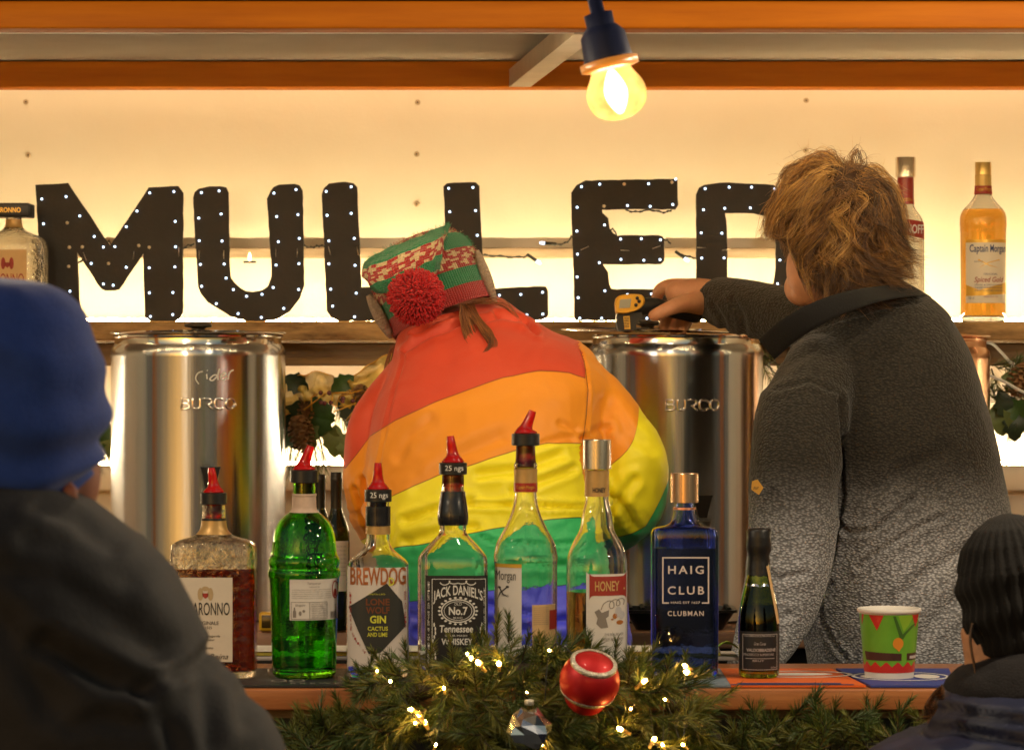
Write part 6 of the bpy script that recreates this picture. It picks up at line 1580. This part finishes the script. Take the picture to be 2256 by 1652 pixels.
q = spline([tuple(P(x, y, d + .015)) for x, y, d in sorted(spots)], 3); k = MB(); k.tube([Vector(p) - FS0 for p in q], .001, 5); k.build('wire', m_wire, fs_)

# red glass bauble with glitter rings
DBa = 4.30; bz = thing('bauble', 'large red glass bauble ringed with silver glitter on the garland', 'bauble', P(1299, 1500, DBa)); s = S(DBa)
k = MB(); pr = [(0.5, 62), (16, 61), (34, 56), (44, 50), (48, 46.5), (57, 36), (64, 20), (67, 4), (66, -10), (61, -24), (58, -29), (54, -33), (50, -38), (46, -52), (38, -66), (22, -76), (.5, -79)]
k.lathe([(r * s, z * s) for r, z in chaikin(pr, 2)], 64); k.build('glass_ball', M('satin red glass', (.52, .008, .010), .46, metal=.35, coat=.12, var=.12, vscale=30, stretch=(1, 1, .2), bump=.04, bscale=60), bz)
m_glit = M('silver glitter', (.72, .62, .50), .35, metal=.7, bump=1.0, bscale=420, var=.5, vscale=260)
for r0, z0, r1, z1 in ((43, 52, 52.5, 43), (61.5, -24, 52.5, -37)):
    k = MB(); n = 7; k.lathe([((lerp(r0, r1, t / n) + 4.2 * math.sin(PI * t / n)) * s, (lerp(z0, z1, t / n) + 3 * math.sin(PI * t / n)) * s) for t in range(n + 1)], 96, caps=False); k.build('glitter_ring', m_glit, bz)
k = MB(); k.lathe([(9 * s, -78 * s), (9 * s, -88 * s), (.001, -88.5 * s)], 20); k.build('bauble_cap', m_glit, bz)
bz.rotation_euler = (math.radians(27), math.radians(12), 0)

# faceted mirrored ornament
fo_ = thing('crystal_ornament', 'silver faceted crystal ornament tucked in the dark lower needles', 'ornament', P(1166, 1604, 4.22))
bm = bmesh.new(); bmesh.ops.create_uvsphere(bm, u_segments=9, v_segments=7, radius=45 * S(4.235)); _r = random.Random(4)
for v in bm.verts: v.co = v.co * _r.uniform(.88, 1.12) + Vector((_r.uniform(-1, 1), _r.uniform(-1, 1), _r.uniform(-1, 1))) * .002
me = bpy.data.meshes.new('facets'); bm.to_mesh(me); bm.free(); me.materials.append(M('mirror facets', (.86, .88, .93), .2, metal=1)); link('facets', me, fo_)
k = MB(); k.lathe([(.006, .030), (.006, .036), (.001, .037)], 12); k.build('ornament_cap', m_glit, fo_)

# ---------------------------------------------------------------- wall garland under the shelf
m_leaf = [M('holly leaf green', (.035, .085, .018), .45, var=.3, vscale=40), M('pale leaf back', (.13, .17, .05), .5, var=.2, vscale=40), M('dark leaf', (.016, .032, .010), .45, var=.3, vscale=40)]
m_goldrib = M('gold gauze ribbon', (.70, .50, .10), .4, metal=.3, trans=.35, var=.2, vscale=40, alpha=.86)
m_gold = M('gold wire', (.70, .40, .06), .3, metal=.9)
m_cone = M('pine cone scale', (.15, .075, .028), .7, base2=(.34, .19, .08), vscale=90)
def leaf(k, c, ang, L, W, mi, tilt=.0):
    n = 9; vs = []; ax = Vector((math.cos(ang), 0, math.sin(ang))); sd = Vector((-math.sin(ang), tilt, math.cos(ang)))
    for i in range(n):
        t = i / (n - 1); w_ = W * math.sin(PI * min(.98, t * .96 + .02)) * (1 + (.22 if i % 2 else -.1)); b0 = c + ax * L * t + Vector((0, -.012 * math.sin(PI * t), 0))
        vs += [b0 - sd * w_ + Vector((0, -.004, 0)), b0 + Vector((0, .002, 0)), b0 + sd * w_ + Vector((0, -.004, 0))]
    k.add(vs, [f for i in range(n - 1) for f in ((i * 3, i * 3 + 1, i * 3 + 4, i * 3 + 3), (i * 3 + 1, i * 3 + 2, i * 3 + 5, i * 3 + 4))], mi)
def cone(parent, c, axis, L, R, off):
    ax = axis.normalized(); a = ax.orthogonal().normalized(); b_ = ax.cross(a); k = MB(); k.tube([c - off - ax * L * .5, c - off, c - off + ax * L * .45], [R * .5, R * .6, R * .15], 10)
    N = 64
    for i in range(N):
        t = i / N; ang = i * 2.4; rr = R * math.sin(PI * (.18 + .74 * t)) ; rd = a * math.cos(ang) + b_ * math.sin(ang); tn = ax.cross(rd)
        p = c - off + ax * L * (t - .5); tip = p + rd * rr + ax * L * .09; w_ = R * .30 * (1.1 - .5 * t)
        k.add([p + tn * w_ * .5 + rd * rr * .3, p - tn * w_ * .5 + rd * rr * .3, tip - tn * w_ - ax * .003, tip + rd * R * .08, tip + tn * w_ - ax * .003, tip + ax * -.006 + rd * R * .02], [(0, 1, 2, 3), (0, 3, 4), (1, 5, 2), (0, 4, 5, 1), (2, 5, 4, 3)])
    return k.build('pine_cone', m_cone, parent, smooth=False)
def ribbon(parent, pts, wd, off, name='gold_ribbon'):
    q = spline([tuple(P(*p)) for p in pts], 8); k = MB(); vs = []
    for i, p in enumerate(q):
        a = Vector(q[max(i - 1, 0)]); b_ = Vector(q[min(i + 1, len(q) - 1)]); t = (b_ - a).normalized(); up = Vector((-t.z, .45 * math.sin(i * .55), t.x)).normalized()
        for j in range(7):
            f = j / 6 - .5; vs.append(Vector(p) - off + up * wd * f + Vector((0, .007 * math.sin(j * 1.8 + i * .35), 0)))
    k.add(vs, [(i * 7 + j, i * 7 + j + 1, (i + 1) * 7 + j + 1, (i + 1) * 7 + j) for i in range(len(q) - 1) for j in range(6)]); k.build(name, m_goldrib, parent)
    k = MB()
    for e in (0, 6): k.tube([vs[i * 7 + e] for i in range(len(q))], .0012, 5)
    k.build('ribbon_edge', m_gold, parent)
wg = thing('garland', 'holly and pine garland with gold ribbon between the cider urn and rainbow jacket', 'garland', P(740, 900, 6.12)); W0 = wg.location.copy(); rnd = random.Random(31)
ribbon(wg, [(600, 905, 6.02), (640, 875, 6.06), (665, 856, 6.05), (700, 848, 6.08), (735, 862, 6.07), (775, 868, 6.05), (805, 845, 6.06), (850, 815, 6.05), (890, 800, 6.05)], .050, W0)
ribbon(wg, [(620, 900, 6.10), (690, 872, 6.12), (740, 868, 6.1), (790, 850, 6.1), (840, 832, 6.1)], .030, W0)
k = MB()
for x, y, an, L, W, mi in ((690, 872, -1.25, .075, .026, 0), (720, 885, -1.9, .070, .024, 0), (645, 905, -1.5, .070, .026, 2), (745, 880, -.6, .06, .022, 2), (775, 890, -1.0, .075, .026, 2), (800, 880, -1.4, .08, .026, 2), (790, 930, -1.7, .07, .022, 0), (660, 940, -1.0, .05, .02, 1), (700, 925, -2.3, .06, .022, 1), (740, 935, -1.6, .06, .020, 1), (820, 860, -.5, .06, .02, 0), (640, 935, -2.0, .05, .02, 0), (760, 965, -1.5, .04, .016, 1), (680, 860, 2.6, .05, .018, 2), (730, 862, .6, .05, .016, 0), (810, 905, -.9, .06, .024, 2), (830, 890, -1.6, .07, .024, 2), (705, 950, -.4, .04, .016, 1), (672, 880, -2.0, .07, .026, 2)):
    leaf(k, P(x, y, 6.06) - W0, an, L, W, mi, rnd.uniform(-.5, .5))
o = k.build('leaves', m_leaf, wg); o['kind'] = 'stuff'
k = MB()
for x, y, dx, dz in ((735, 880, .5, -1), (745, 890, .35, -1), (755, 880, .7, -1), (650, 940, -.2, -1), (700, 950, .3, -1), (670, 965, -.3, -.9), (690, 970, .2, -1), (640, 960, -.5, -1), (800, 900, .1, -1), (820, 900, .3, -1), (770, 900, .4, -1)):
    sprig(k, P(x, y, 6.08) - W0, Vector((dx, -.2, dz)), .07, rnd, nn=60, nl=.036, wd=.0011)
o = k.build('needles', m_needle + [m_twig], wg, smooth=False); o['kind'] = 'stuff'
cone(wg, P(664, 955, 6.03), Vector((.25, -.3, -1)), .065, .024, W0); cone(wg, P(672, 905, 6.06), Vector((-.2, -.2, 1)), .05, .018, W0); cone(wg, P(800, 880, 6.05), Vector((.4, -.3, -.8)), .055, .020, W0)
k = MB()
for i in range(9):
    a = P(700 + i * 12, 868 + 6 * math.sin(i * 2), 6.03) - W0; k.tube([a, a + Vector((rnd.uniform(-.02, .02), -.01, rnd.uniform(-.03, .01))), a + Vector((rnd.uniform(-.035, .035), -.012, rnd.uniform(-.05, .012)))], [.0016, .0012, .0018], 5)
k.build('gold_twigs', m_gold, wg)
for i in range(8):
    q = MB(); q.ell(P(690 + rnd.uniform(0, 90), 865 + rnd.uniform(0, 25), 6.02) - W0, (.0045,) * 3, nu=10, nv=6); q.build('berry', M('plum berry', (.12, .03, .04), .2, coat=.5) if i == 0 else bpy.data.materials['plum berry'], wg)
def side_garland(label, sp, cones, seed, leaves):
    r_ = random.Random(seed); c = P(*sp[0][:2], 6.08); t = thing('garland', label, 'garland', c); k = MB()
    for x, y, n in sp:
        for i in range(n): sprig(k, P(x + r_.gauss(0, 12), y + r_.gauss(0, 14), 6.08) - c, Vector((r_.uniform(-1, 1), r_.uniform(-.6, 0), r_.uniform(-1, .6))), .055, r_, nn=48, nl=.03, wd=.0012)
    o = k.build('needles', m_needle + [m_twig], t, smooth=False); o['kind'] = 'stuff'
    k = MB()
    for x, y, an, mi in leaves: leaf(k, P(x, y, 6.05) - c, an, .06, .02, mi, r_.uniform(-.5, .5))
    if leaves: o = k.build('leaves', m_leaf, t); o['kind'] = 'stuff'
    for x, y in cones: cone(t, P(x, y, 6.04), Vector((r_.uniform(-.5, .5), -.5, -1)), .06, .026, c)
side_garland('pine garland with golden cone right of the copper urn', [(2195, 800, 5), (2225, 850, 7), (2250, 820, 6), (2215, 890, 6), (2270, 900, 8), (2300, 860, 6)], [(2250, 838)], 8, [(2200, 860, -1.2, 2), (2215, 880, -.8, 0), (2230, 900, -1.5, 2), (2190, 890, -1.3, 1), (2205, 830, -.2, 1), (2250, 880, -1.1, 0)])
side_garland('bright pine sprig between the open urn and the fleece collar', [(1695, 795, 6), (1705, 810, 5)], [], 12, [])
side_garland('leafy garland end left of the cider urn beside the blue beanie', [(205, 960, 3)], [], 14, [(236, 925, -1.9, 0), (240, 935, -1.5, 1)])
